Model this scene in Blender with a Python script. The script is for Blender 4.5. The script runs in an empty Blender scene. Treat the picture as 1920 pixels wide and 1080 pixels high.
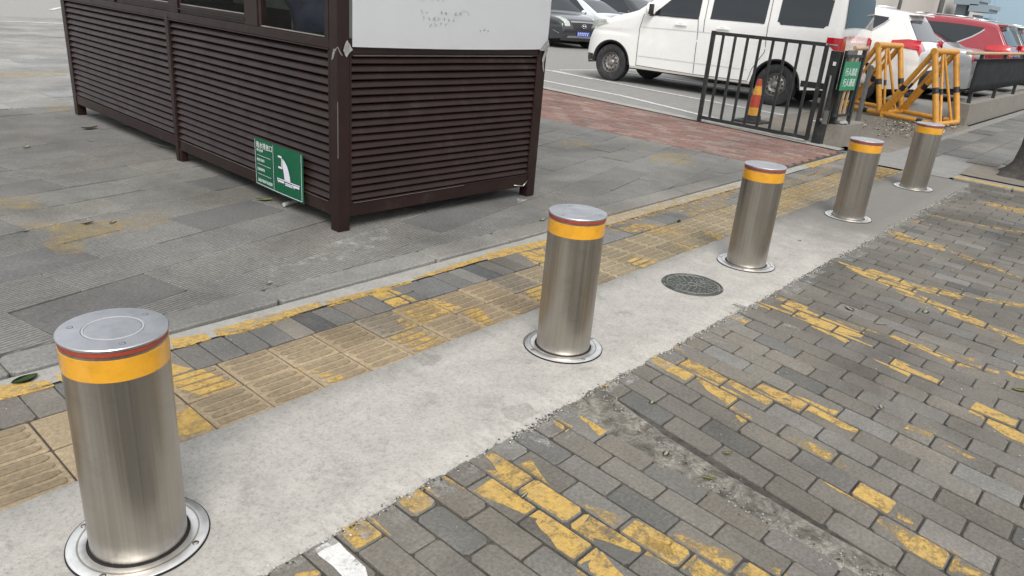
import bpy, bmesh, math, random
from mathutils import Vector, Matrix, noise as mnoise
random.seed(7)
R = math.radians
SC = bpy.context.scene
COL = SC.collection
# ------------------------------------------------------------------ camera
cd = bpy.data.cameras.new("Camera"); cam = bpy.data.objects.new("Camera", cd); COL.objects.link(cam)
cd.sensor_width = 36.0; cd.lens = 1393.216 / 1920 * 36.0
cd.clip_start = 0.05; cd.clip_end = 600
yaw, pitch, roll = -0.8701, 0.3738, 0.0846
rot = Matrix.Rotation(yaw, 3, 'Z') @ Matrix.Rotation(math.pi/2 - pitch, 3, 'X') @ Matrix.Rotation(roll, 3, 'Z')
cam.matrix_world = Matrix.Translation((-0.5601, -1.6098, 1.3252)) @ rot.to_4x4()
SC.camera = cam
# ------------------------------------------------------------------ world, sun, exposure
SUN_EL, SUN_AZ = R(46), R(222)
wd = bpy.data.worlds.new("World"); SC.world = wd; wd.use_nodes = True
wn = wd.node_tree.nodes; wl = wd.node_tree.links; wn.clear()
sky = wn.new('ShaderNodeTexSky'); sky.sky_type = 'NISHITA'; sky.sun_disc = False
sky.sun_elevation = SUN_EL; sky.sun_rotation = SUN_AZ; sky.dust_density = 6; sky.air_density = 1.0; sky.ozone_density = 1.0
hs = wn.new('ShaderNodeHueSaturation'); hs.inputs['Saturation'].default_value = 0.45
bg = wn.new('ShaderNodeBackground'); bg.inputs[1].default_value = 0.13
wo = wn.new('ShaderNodeOutputWorld')
# cloud deck: bright pale overcast, brighter overhead than at the horizon, uneven like cloud
tcw = wn.new('ShaderNodeTexCoord'); sxw = wn.new('ShaderNodeSeparateXYZ'); wl.new(tcw.outputs['Generated'], sxw.inputs[0])
crw = wn.new('ShaderNodeValToRGB'); wl.new(sxw.outputs[2], crw.inputs[0])
crw.color_ramp.elements[0].position = 0.0; crw.color_ramp.elements[0].color = (0.80, 0.83, 0.87, 1)
crw.color_ramp.elements[1].position = 0.9; crw.color_ramp.elements[1].color = (1.0, 1.0, 1.0, 1)
nzw = wn.new('ShaderNodeTexNoise'); nzw.inputs['Scale'].default_value = 2.2; nzw.inputs['Detail'].default_value = 5; wl.new(tcw.outputs['Generated'], nzw.inputs['Vector'])
nrw = wn.new('ShaderNodeMapRange'); nrw.inputs[1].default_value = 0.3; nrw.inputs[2].default_value = 0.7; nrw.inputs[3].default_value = 4.2; nrw.inputs[4].default_value = 9.0; wl.new(nzw.outputs[0], nrw.inputs[0])
mlw = wn.new('ShaderNodeVectorMath'); mlw.operation = 'SCALE'; wl.new(crw.outputs[0], mlw.inputs[0]); wl.new(nrw.outputs[0], mlw.inputs['Scale'])
mxw = wn.new('ShaderNodeMix'); mxw.data_type = 'RGBA'; mxw.inputs[0].default_value = 0.72
wl.new(sky.outputs[0], hs.inputs['Color']); wl.new(hs.outputs[0], mxw.inputs[6]); wl.new(mlw.outputs[0], mxw.inputs[7])
wl.new(mxw.outputs[2], bg.inputs[0]); wl.new(bg.outputs[0], wo.inputs[0])
sd = bpy.data.lights.new("Sun", 'SUN'); sd.energy = 1.9; sd.angle = R(28); sd.color = (1.0, 0.965, 0.92)
so = bpy.data.objects.new("Sun", sd); COL.objects.link(so)
# sun direction to match sky rotation (Nishita: rotation measured from +Y, clockwise seen from above)
sdir = Vector((math.sin(SUN_AZ)*math.cos(SUN_EL), math.cos(SUN_AZ)*math.cos(SUN_EL), math.sin(SUN_EL)))
so.rotation_euler = sdir.to_track_quat('Z', 'Y').to_euler()
SC.view_settings.view_transform = 'Standard'; SC.view_settings.look = 'None'
SC.view_settings.exposure = 0.40; SC.view_settings.gamma = 1.0
SC.view_settings.use_curve_mapping = False
SC.cycles.max_bounces = 6

# ------------------------------------------------------------------ materials
MATS = {}
def nodes(name):
    m = bpy.data.materials.new(name); m.use_nodes = True
    nt = m.node_tree; nt.nodes.clear()
    out = nt.nodes.new('ShaderNodeOutputMaterial'); b = nt.nodes.new('ShaderNodeBsdfPrincipled')
    nt.links.new(b.outputs[0], out.inputs[0])
    MATS[name] = m
    return m, nt, b, out
def N(nt, typ, **kw):
    n = nt.nodes.new(typ)
    for k, v in kw.items():
        if hasattr(n, k): setattr(n, k, v)
        else: n.inputs[k.replace('_', ' ')].default_value = v
    return n
def rgb(c): return (c[0], c[1], c[2], 1)
def noise(nt, vec, scale, detail=4, rough=0.55, dist=0.0):
    n = nt.nodes.new('ShaderNodeTexNoise'); n.inputs['Scale'].default_value = scale
    n.inputs['Detail'].default_value = detail; n.inputs['Roughness'].default_value = rough
    n.inputs['Distortion'].default_value = dist
    if vec is not None: nt.links.new(vec, n.inputs['Vector'])
    return n.outputs['Fac']
def ramp(nt, fac, stops):
    r = nt.nodes.new('ShaderNodeValToRGB'); e = r.color_ramp.elements
    while len(e) < len(stops): e.new(0.5)
    for i, (p, c) in enumerate(stops):
        e[i].position = p; e[i].color = rgb(c) if not isinstance(c, (int, float)) else (c, c, c, 1)
    nt.links.new(fac, r.inputs[0]); return r.outputs[0]
def mixc(nt, fac, a, b, mode='MIX'):
    m = nt.nodes.new('ShaderNodeMix'); m.data_type = 'RGBA'; m.blend_type = mode
    for v, k in ((fac, 0), (a, 6), (b, 7)):
        if isinstance(v, (int, float)): m.inputs[k].default_value = v
        elif isinstance(v, tuple): m.inputs[k].default_value = rgb(v)
        else: nt.links.new(v, m.inputs[k])
    return m.outputs[2]
def bump(nt, b, h, dist, strength=1.0):
    n = nt.nodes.new('ShaderNodeBump'); n.inputs['Strength'].default_value = strength; n.inputs['Distance'].default_value = dist
    nt.links.new(h, n.inputs['Height']); nt.links.new(n.outputs[0], b.inputs['Normal']); return n
def objco(nt):
    return nt.nodes.new('ShaderNodeTexCoord').outputs['Object']
def attr(nt, name):
    a = nt.nodes.new('ShaderNodeAttribute'); a.attribute_name = name; return a
def simple(name, col, rough=0.5, metal=0.0, var=0.12, scale=8.0, bmp=0.0, bscale=60.0, spec=0.5, coat=0.0, dirt=None):
    m, nt, b, _ = nodes(name); co = objco(nt)
    f = noise(nt, co, scale)
    c = ramp(nt, f, [(0.3, tuple(x*(1-var) for x in col)), (0.7, tuple(min(1, x*(1+var)) for x in col))])
    if dirt:
        d = ramp(nt, noise(nt, co, dirt[1], 6, 0.7), [(dirt[2], 0.0), (min(1, dirt[2]+0.18), 1.0)])
        c = mixc(nt, d, c, dirt[0])
    nt.links.new(c, b.inputs['Base Color'])
    rr = ramp(nt, noise(nt, co, scale*1.7), [(0.3, max(0.02, rough*0.85)), (0.7, min(1, rough*1.15))])
    nt.links.new(rr, b.inputs['Roughness'])
    b.inputs['Metallic'].default_value = metal; b.inputs['Specular IOR Level'].default_value = spec
    b.inputs['Coat Weight'].default_value = coat; b.inputs['Coat Roughness'].default_value = 0.05
    if bmp: bump(nt, b, noise(nt, co, bscale, 5), bmp)
    return m

def paving_mat(name, stainc, speck, bscale, bdist, rough=0.85, grooves=False, macro=0.35):
    """per-stone tint attribute, speckle, large stains, fine bump"""
    m, nt, b, _ = nodes(name); co = objco(nt)
    t = attr(nt, 'tint')
    sp = ramp(nt, noise(nt, co, speck, 6, 0.75), [(0.28, 0.62), (0.5, 0.98), (0.72, 1.38)])
    c = mixc(nt, 1.0, t.outputs['Color'], sp, 'MULTIPLY')
    big = ramp(nt, noise(nt, co, 1.3, 5, 0.62, 0.4), [(0.35, 1-macro), (0.62, 1+macro*0.6)])
    c = mixc(nt, 1.0, c, big, 'MULTIPLY')
    mid = ramp(nt, noise(nt, co, 9, 6, 0.7, 0.6), [(0.52, 0.0), (0.72, 0.55)])
    c = mixc(nt, mid, c, stainc)
    # pale scuffs
    sc = ramp(nt, noise(nt, co, 26, 8, 0.8), [(0.62, 0.0), (0.74, 0.5)])
    c = mixc(nt, sc, c, tuple(min(1, x*1.9+0.05) for x in stainc))
    nt.links.new(c, b.inputs['Base Color']); b.inputs['Roughness'].default_value = rough
    b.inputs['Specular IOR Level'].default_value = 0.35
    h = noise(nt, co, bscale, 6, 0.7)
    if grooves:
        uv = nt.nodes.new('ShaderNodeUVMap'); uv.uv_map = 'UVMap'
        w = N(nt, 'ShaderNodeTexWave', wave_type='BANDS', bands_direction='Y'); w.inputs['Scale'].default_value = 17.0
        w.inputs['Distortion'].default_value = 1.2; w.inputs['Detail'].default_value = 3; w.inputs['Detail Scale'].default_value = 2.5
        nt.links.new(uv.outputs[0], w.inputs['Vector'])
        g = attr(nt, 'groove')
        mm = N(nt, 'ShaderNodeMath', operation='MULTIPLY'); nt.links.new(w.outputs['Fac'], mm.inputs[0]); nt.links.new(g.outputs['Fac'], mm.inputs[1])
        breakup = ramp(nt, noise(nt, co, 5, 5, 0.7), [(0.30, 0.2), (0.52, 1.0)])
        m2 = N(nt, 'ShaderNodeMath', operation='MULTIPLY'); nt.links.new(mm.outputs[0], m2.inputs[0]); nt.links.new(breakup, m2.inputs[1])
        ad = N(nt, 'ShaderNodeMath', operation='MULTIPLY_ADD'); nt.links.new(m2.outputs[0], ad.inputs[0]); ad.inputs[1].default_value = 1.8
        nt.links.new(h, ad.inputs[2]); h = ad.outputs[0]
        # ridges tinted paler than the grooves between them
        c = mixc(nt, m2.outputs[0], c, mixc(nt, 1.0, c, (2.1, 2.1, 2.02), 'MULTIPLY'))
        nt.links.new(c, b.inputs['Base Color'])
    bump(nt, b, h, bdist)
    return m

paving_mat('brick', (0.145, 0.138, 0.122), 90, 130, 0.0026, 0.86, macro=0.30)
paving_mat('slab', (0.14, 0.135, 0.125), 70, 110, 0.0026, 0.82, grooves=True, macro=0.24)
paving_mat('redbrick', (0.2, 0.13, 0.115), 40, 60, 0.002, 0.85, macro=0.22)
paving_mat('tactile', (0.24, 0.185, 0.12), 70, 120, 0.0015, 0.8, macro=0.22)
simple('joint', (0.052, 0.048, 0.041), 0.95, var=0.4, scale=30, bmp=0.004, bscale=90, dirt=((0.10, 0.095, 0.08), 12, 0.5))
simple('graniteedge', (0.19, 0.185, 0.175), 0.8, var=0.35, scale=70, bmp=0.002, bscale=120, dirt=((0.10, 0.10, 0.09), 6, 0.5))

def concrete_mat(name, base, dark, gradx=None, stain=0.45):
    m, nt, b, _ = nodes(name); co = objco(nt)
    c = ramp(nt, noise(nt, co, 7.0, 9, 0.72, 0.3), [(0.3, tuple(x*0.84 for x in base)), (0.68, tuple(x*1.09 for x in base))])
    sp = ramp(nt, noise(nt, co, 110, 5, 0.85), [(0.28, 0.5), (0.46, 0.98), (0.7, 1.16)])
    c = mixc(nt, 1.0, c, sp, 'MULTIPLY')
    sp2 = ramp(nt, noise(nt, co, 45, 8, 0.85), [(0.32, 0.66), (0.46, 1.0), (0.7, 1.08)])
    c = mixc(nt, 1.0, c, sp2, 'MULTIPLY')
    st = ramp(nt, noise(nt, co, 5.5, 7, 0.75, 0.8), [(0.57, 0.0), (0.72, stain)])
    c = mixc(nt, st, c, dark)
    if gradx:
        sx = nt.nodes.new('ShaderNodeSeparateXYZ'); nt.links.new(co, sx.inputs[0])
        wob = N(nt, 'ShaderNodeMath', operation='MULTIPLY_ADD'); nt.links.new(noise(nt, co, 1.6, 5, 0.7, 1.0), wob.inputs[0]); wob.inputs[1].default_value = 1.8
        nt.links.new(sx.outputs[0], wob.inputs[2])
        mr = N(nt, 'ShaderNodeMapRange'); nt.links.new(wob.outputs[0], mr.inputs[0]); mr.inputs[1].default_value = gradx[0]; mr.inputs[2].default_value = gradx[1]; mr.interpolation_type = 'SMOOTHSTEP'
        mr.inputs[4].default_value = gradx[2]
        c = mixc(nt, mr.outputs[0], c, dark)
    nt.links.new(c, b.inputs['Base Color']); b.inputs['Roughness'].default_value = 0.9
    b.inputs['Specular IOR Level'].default_value = 0.3
    h = noise(nt, co, 70, 8, 0.75); bump(nt, b, h, 0.0035, 0.8)
    return m
concrete_mat('concrete', (0.395, 0.382, 0.355), (0.155, 0.15, 0.14), (4.5, 6.0, 0.85))
concrete_mat('plaza', (0.30, 0.295, 0.28), (0.22, 0.22, 0.21))
concrete_mat('parking', (0.25, 0.25, 0.238), (0.14, 0.14, 0.135))
concrete_mat('kerbconcrete', (0.33, 0.325, 0.30), (0.14, 0.135, 0.125))
def grime_mat():
    m, nt, b, _ = nodes('grime'); co = objco(nt)
    c = ramp(nt, noise(nt, co, 18, 10, 0.82, 0.6), [(0.36, (0.065, 0.06, 0.05)), (0.49, (0.19, 0.178, 0.15)), (0.62, (0.36, 0.34, 0.30))])
    g_ = ramp(nt, noise(nt, co, 5, 5, 0.7), [(0.35, 0.55), (0.65, 1.15)]); c = mixc(nt, 1.0, c, g_, 'MULTIPLY')
    nt.links.new(c, b.inputs['Base Color']); b.inputs['Roughness'].default_value = 0.95; bump(nt, b, noise(nt, co, 40, 8, 0.85), 0.006)
grime_mat()
concrete_mat('wallconcrete', (0.22, 0.205, 0.18), (0.09, 0.085, 0.075))
concrete_mat('dirt', (0.20, 0.18, 0.15), (0.08, 0.068, 0.052))

def worn_mat(name, col, col2, rough=0.6, s1=22, s2=120, soft=0.06, gain=1.0):
    m, nt, b, out = nodes(name); co = objco(nt)
    c = ramp(nt, noise(nt, co, 14, 6, 0.7), [(0.3, col2), (0.55, col)])
    sp = ramp(nt, noise(nt, co, 90, 5, 0.8), [(0.3, 0.7), (0.6, 1.05)])
    c = mixc(nt, 1.0, c, sp, 'MULTIPLY'); nt.links.new(c, b.inputs['Base Color']); b.inputs['Roughness'].default_value = rough
    b.inputs['Specular IOR Level'].default_value = 0.35
    gm_ = ramp(nt, noise(nt, co, 34, 7, 0.8), [(0.52, 0.0), (0.72, 0.40)]); c = mixc(nt, gm_, c, (0.17, 0.155, 0.125)); nt.links.new(c, b.inputs['Base Color'])
    bump(nt, b, noise(nt, co, 150, 4), 0.0012)
    a = N(nt, 'ShaderNodeMath', operation='ADD')
    n1 = N(nt, 'ShaderNodeMath', operation='MULTIPLY'); nt.links.new(noise(nt, co, s1, 7, 0.72), n1.inputs[0]); n1.inputs[1].default_value = 0.72
    n2 = N(nt, 'ShaderNodeMath', operation='MULTIPLY'); nt.links.new(noise(nt, co, s2, 4, 0.7), n2.inputs[0]); n2.inputs[1].default_value = 0.28
    nt.links.new(n1.outputs[0], a.inputs[0]); nt.links.new(n2.outputs[0], a.inputs[1])
    w = attr(nt, 'wear')
    mr0 = N(nt, 'ShaderNodeMapRange'); nt.links.new(w.outputs['Fac'], mr0.inputs[0]); mr0.inputs[3].default_value = 0.325; mr0.inputs[4].default_value = 0.66
    s = N(nt, 'ShaderNodeMath', operation='SUBTRACT'); nt.links.new(a.outputs[0], s.inputs[0]); nt.links.new(mr0.outputs[0], s.inputs[1])
    mr = N(nt, 'ShaderNodeMapRange'); nt.links.new(s.outputs[0], mr.inputs[0]); mr.inputs[1].default_value = -soft*0.3; mr.inputs[2].default_value = soft; mr.inputs[4].default_value = gain
    tr = nt.nodes.new('ShaderNodeBsdfTransparent'); mx = nt.nodes.new('ShaderNodeMixShader')
    nt.links.new(mr.outputs[0], mx.inputs[0]); nt.links.new(tr.outputs[0], mx.inputs[1]); nt.links.new(b.outputs[0], mx.inputs[2])
    nt.links.new(mx.outputs[0], out.inputs[0])
    return m
worn_mat('yellowpaint', (0.56, 0.37, 0.105), (0.45, 0.31, 0.125), soft=0.13, gain=0.93)
worn_mat('yellowfaint', (0.55, 0.40, 0.14), (0.38, 0.30, 0.16), soft=0.30, gain=0.75, s1=9)
worn_mat('whitepaint', (0.70, 0.70, 0.69), (0.55, 0.55, 0.54))
worn_mat('brownstain', (0.20, 0.18, 0.15), (0.12, 0.11, 0.09), 0.9, s1=12, soft=0.35, gain=0.5)
worn_mat('cementsmear', (0.40, 0.395, 0.37), (0.25, 0.245, 0.225), 0.9, s1=16, soft=0.16)

# brushed stainless steel
def steel_mat(name, base, rough, vertical=True, circ=False):
    m, nt, b, _ = nodes(name); co = objco(nt)
    mp = nt.nodes.new('ShaderNodeMapping'); nt.links.new(co, mp.inputs[0])
    mp.inputs['Scale'].default_value = (150, 150, 1.2) if vertical else (3, 3, 200)
    n1 = noise(nt, mp.outputs[0], 1.0, 3, 0.6)
    mp2 = nt.nodes.new('ShaderNodeMapping'); nt.links.new(co, mp2.inputs[0]); mp2.inputs['Scale'].default_value = (22, 22, 0.7)
    n2 = noise(nt, mp2.outputs[0], 1.0, 3, 0.6)
    c1 = ramp(nt, n2, [(0.25, tuple(x*0.84 for x in base)), (0.5, base), (0.75, tuple(min(1, x*1.12) for x in base))])
    c2 = ramp(nt, n1, [(0.3, 0.88), (0.7, 1.08)])
    c = mixc(nt, 1.0, c1, c2, 'MULTIPLY')
    gr = ramp(nt, noise(nt, co, 7, 9, 0.8, 0.5), [(0.5, 0.0), (0.72, 0.38)])
    c = mixc(nt, gr, c, tuple(x*0.55 for x in base))
    nt.links.new(c, b.inputs['Base Color']); b.inputs['Metallic'].default_value = 1.0
    rr = ramp(nt, n1, [(0.3, rough*0.85), (0.7, rough*1.2)]); nt.links.new(rr, b.inputs['Roughness'])
    b.inputs['Anisotropic'].default_value = 0.5
    bump(nt, b, n1, 0.0003, 0.5)
    return m
steel_mat('steel', (0.44, 0.412, 0.372), 0.36)
steel_mat('steelcap', (0.55, 0.56, 0.58), 0.30, False)
steel_mat('steelring', (0.84, 0.84, 0.83), 0.42, False)
simple('capring', (0.50, 0.51, 0.53), 0.5, metal=0.5)
simple('rubberred', (0.28, 0.045, 0.025), 0.45, var=0.2, scale=40)
simple('reflectband', (0.64, 0.31, 0.018), 0.32, var=0.18, scale=22, bmp=0.0006, bscale=200, coat=0.6, dirt=((0.55, 0.26, 0.03), 22, 0.55))
simple('blackgap', (0.012, 0.012, 0.012), 0.8)
simple('castworn', (0.20, 0.205, 0.19), 0.5, metal=0.4, var=0.3, scale=50)
simple('castiron', (0.060, 0.068, 0.062), 0.6, metal=0.3, var=0.3, scale=40, bmp=0.001, bscale=140, dirt=((0.2, 0.2, 0.18), 18, 0.5))
simple('kioskbrown', (0.0185, 0.0092, 0.0082), 0.38, var=0.2, scale=6, dirt=((0.036, 0.026, 0.023), 5, 0.56), spec=0.3)
simple('louvre', (0.0225, 0.0122, 0.0108), 0.40, var=0.22, scale=5, dirt=((0.036, 0.028, 0.024), 4, 0.55), spec=0.28)
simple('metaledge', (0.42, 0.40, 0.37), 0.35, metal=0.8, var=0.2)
simple('interior', (0.16, 0.17, 0.155), 0.8)
simple('deskmat', (0.20, 0.22, 0.20), 0.5)
simple('navycloth', (0.008, 0.012, 0.028), 0.85, var=0.3, bmp=0.004, bscale=18)
simple('greycloth', (0.25, 0.33, 0.35), 0.7, var=0.2, bmp=0.002, bscale=30)
simple('limecloth', (0.32, 0.42, 0.06), 0.7)
simple('paperwhite', (0.6, 0.6, 0.58), 0.6)
simple('boardwhite', (0.84, 0.86, 0.89), 0.65, var=0.02, scale=2, spec=0.5)
simple('boardmark', (0.38, 0.42, 0.44), 0.6, var=0.3, scale=60)
simple('boardink', (0.25, 0.27, 0.29), 0.6, var=0.3, scale=60)
simple('signgreen', (0.012, 0.20, 0.095), 0.35, var=0.05, coat=0.3)
simple('signwhite', (0.75, 0.78, 0.78), 0.4, var=0.03)
simple('signpale', (0.66, 0.64, 0.74), 0.4, var=0.03)
simple('blackmetal', (0.022, 0.025, 0.026), 0.42, var=0.3, scale=12, dirt=((0.07, 0.07, 0.065), 14, 0.55))
simple('banner', (0.030, 0.036, 0.040), 0.6, var=0.2, scale=3)
simple('greypole', (0.16, 0.16, 0.155), 0.5, metal=0.4, var=0.2)
simple('bargeyellow', (0.62, 0.29, 0.035), 0.42, var=0.12, scale=9, dirt=((0.34, 0.17, 0.05), 12, 0.55), coat=0.15)
simple('bandblack', (0.02, 0.02, 0.02), 0.5, var=0.3)
simple('beigepipe', (0.42, 0.31, 0.18), 0.5, var=0.2, scale=12)
simple('conered', (0.34, 0.035, 0.015), 0.5, var=0.2, scale=14, dirt=((0.25, 0.09, 0.05), 20, 0.52))
simple('coneyellow', (0.50, 0.25, 0.03), 0.4, var=0.2, scale=14, dirt=((0.4, 0.2, 0.06), 20, 0.55))
simple('rubberblack', (0.022, 0.023, 0.025), 0.75, var=0.25, scale=20, dirt=((0.07, 0.068, 0.062), 9, 0.52))
simple('carwhite', (0.84, 0.84, 0.82), 0.28, var=0.02, scale=2, coat=0.8, spec=0.5, dirt=((0.74, 0.73, 0.70), 3, 0.62))
simple('carwhiteblue', (0.66, 0.70, 0.74), 0.28, var=0.02, scale=2, coat=0.8)
simple('carsilver', (0.46, 0.48, 0.50), 0.3, metal=0.5, var=0.02, scale=2, coat=0.8)
simple('carred', (0.30, 0.022, 0.035), 0.25, var=0.05, scale=2, coat=1.0)
simple('carblack', (0.030, 0.034, 0.038), 0.2, var=0.1, scale=2, coat=1.0)
simple('cargrey', (0.10, 0.12, 0.125), 0.28, metal=0.4, var=0.05, scale=2, coat=0.8)
simple('carglass', (0.010, 0.014, 0.018), 0.05, var=0.1, scale=2, spec=0.85)
simple('trimblack', (0.018, 0.018, 0.02), 0.5, var=0.1)
simple('carcrease', (0.62, 0.62, 0.60), 0.3, coat=0.5)
simple('chrome', (0.62, 0.62, 0.62), 0.15, metal=1.0, var=0.05)
simple('rimsteel', (0.30, 0.29, 0.28), 0.45, metal=0.7, var=0.25, scale=20, dirt=((0.16, 0.12, 0.09), 18, 0.5))
simple('lampred', (0.50, 0.012, 0.022), 0.15, var=0.12, scale=14, coat=1.0)
simple('lampclear', (0.42, 0.46, 0.42), 0.12, var=0.35, scale=26, coat=1.0)
simple('plateblue', (0.03, 0.07, 0.36), 0.4, var=0.05)
simple('bark', (0.050, 0.045, 0.040), 0.95, var=0.4, scale=14, bmp=0.02, bscale=16)
simple('leafgreen', (0.06, 0.11, 0.025), 0.6, var=0.4, scale=3)
simple('leafyellow', (0.30, 0.31, 0.10), 0.6, var=0.2, scale=30)
simple('leafpale', (0.50, 0.50, 0.38), 0.6, var=0.15, scale=30)
simple('leafdark', (0.06, 0.055, 0.035), 0.7, var=0.3, scale=30)
simple('wallcream', (0.52, 0.49, 0.45), 0.8, var=0.04, scale=0.6)
simple('wallredtile', (0.26, 0.07, 0.06), 0.6, var=0.15, scale=2)
simple('wallbluegrey', (0.24, 0.29, 0.33), 0.6, var=0.08, scale=0.5)
simple('wallblue', (0.34, 0.47, 0.57), 0.6, var=0.06, scale=0.3)
simple('cementcrumb', (0.5, 0.49, 0.46), 0.9)
simple('pvc', (0.42, 0.42, 0.41), 0.5)
simple('tape', (0.24, 0.24, 0.24), 0.22, var=0.3, scale=40, bmp=0.003, bscale=60)
M = MATS
gm, gnt, gb, _ = nodes('tintglass')
gb.inputs['Base Color'].default_value = (0.02, 0.025, 0.025, 1); gb.inputs['Roughness'].default_value = 0.03
gb.inputs['Alpha'].default_value = 0.09; gb.inputs['Specular IOR Level'].default_value = 0.5

# ------------------------------------------------------------------ object helpers
def tag(o, label=None, cat=None, group=None, kind=None):
    if label: o['label'] = label
    if cat: o['category'] = cat
    if group: o['group'] = group
    if kind: o['kind'] = kind
    return o
def empty(name, loc=(0, 0, 0), rz=0.0):
    o = bpy.data.objects.new(name, None); o.empty_display_size = 0.2
    o.location = loc; o.rotation_euler = (0, 0, rz); COL.objects.link(o); return o
def link_mesh(name, me, mats, parent=None, loc=(0, 0, 0)):
    o = bpy.data.objects.new(name, me); COL.objects.link(o)
    if not isinstance(mats, (list, tuple)): mats = [mats]
    for mm in mats: me.materials.append(M[mm])
    if parent is not None: o.parent = parent
    o.location = loc
    return o
def build(name, bm, mats, parent=None, loc=(0, 0, 0), smooth=False, bevel=0.0):
    me = bpy.data.meshes.new(name); bm.normal_update(); bm.to_mesh(me); bm.free()
    o = link_mesh(name, me, mats, parent, loc)
    if smooth:
        for p in me.polygons: p.use_smooth = True
        if smooth is not True:
            try: me.set_sharp_from_angle(angle=R(smooth))
            except Exception: pass
    if bevel:
        md = o.modifiers.new('Bevel', 'BEVEL'); md.width = bevel; md.segments = 2; md.limit_method = 'ANGLE'
    return o
def nb(): return bmesh.new()
def box(bm, x0, x1, y0, y1, z0, z1, mi=0, xf=None):
    vs = [Vector((x, y, z)) for z in (z0, z1) for y in (y0, y1) for x in (x0, x1)]
    if xf is not None: vs = [xf @ v for v in vs]
    v = [bm.verts.new(c) for c in vs]
    for f in ((0, 2, 3, 1), (4, 5, 7, 6), (0, 1, 5, 4), (2, 6, 7, 3), (0, 4, 6, 2), (1, 3, 7, 5)):
        fa = bm.faces.new([v[i] for i in f]); fa.material_index = mi
def tube(bm, a, b, r, n=14, r2=None, mi=0, caps=True):
    a = Vector(a); b = Vector(b); d = (b-a).normalized(); r2 = r if r2 is None else r2
    q = d.to_track_quat('Z', 'Y').to_matrix()
    ra = []; rb = []
    for i in range(n):
        t = 2*math.pi*i/n; v = q @ Vector((math.cos(t), math.sin(t), 0))
        ra.append(bm.verts.new(a+v*r)); rb.append(bm.verts.new(b+v*r2))
    for i in range(n):
        f = bm.faces.new((ra[i], ra[(i+1) % n], rb[(i+1) % n], rb[i])); f.material_index = mi; f.smooth = True
    if caps:
        bm.faces.new(ra[::-1]).material_index = mi; bm.faces.new(rb).material_index = mi
def lathe(bm, prof, n=64, mi=0, c=(0, 0, 0), axis='Z'):
    rings = []
    for r, z in prof:
        ring = []
        for i in range(n):
            t = 2*math.pi*i/n
            p = (r*math.cos(t), r*math.sin(t), z) if axis == 'Z' else (z, r*math.cos(t), r*math.sin(t))
            ring.append(bm.verts.new((p[0]+c[0], p[1]+c[1], p[2]+c[2])) if r > 1e-6 else None)
        if r <= 1e-6:
            p = (c[0], c[1], z+c[2]) if axis == 'Z' else (z+c[0], c[1], c[2])
            v = bm.verts.new(p); ring = [v]*n
        rings.append(ring)
    for a, b in zip(rings[:-1], rings[1:]):
        for i in range(n):
            vs = []
            for v in (a[i], a[(i+1) % n], b[(i+1) % n], b[i]):
                if v not in vs: vs.append(v)
            if len(vs) > 2:
                f = bm.faces.new(vs); f.material_index = mi; f.smooth = True
def text_bm(s, size, depth=0.0008):
    cu = bpy.data.curves.new('t', 'FONT'); cu.body = s; cu.size = size; cu.extrude = depth; cu.align_x = 'LEFT'; cu.resolution_u = 2
    o = bpy.data.objects.new('t', cu); COL.objects.link(o)
    dg = bpy.context.evaluated_depsgraph_get(); me = bpy.data.meshes.new_from_object(o.evaluated_get(dg))
    COL.objects.unlink(o); bpy.data.objects.remove(o)
    return me
def add_text(bm, s, size, xf, depth=0.0008, width=None):
    me = text_bm(s, size, depth)
    if len(me.vertices) == 0: return
    if width:
        xs = [v.co.x for v in me.vertices]; k = width/(max(xs)-min(xs)+1e-9)
        me.transform(Matrix.Diagonal((k, 1, 1, 1)))
    me.transform(xf); bm.from_mesh(me); bpy.data.meshes.remove(me)
def copy_tree(o, parent=None):
    c = o.copy(); COL.objects.link(c); c.parent = parent if parent is not None else o.parent
    for ch in list(o.children): copy_tree(ch, c)
    return c
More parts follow.
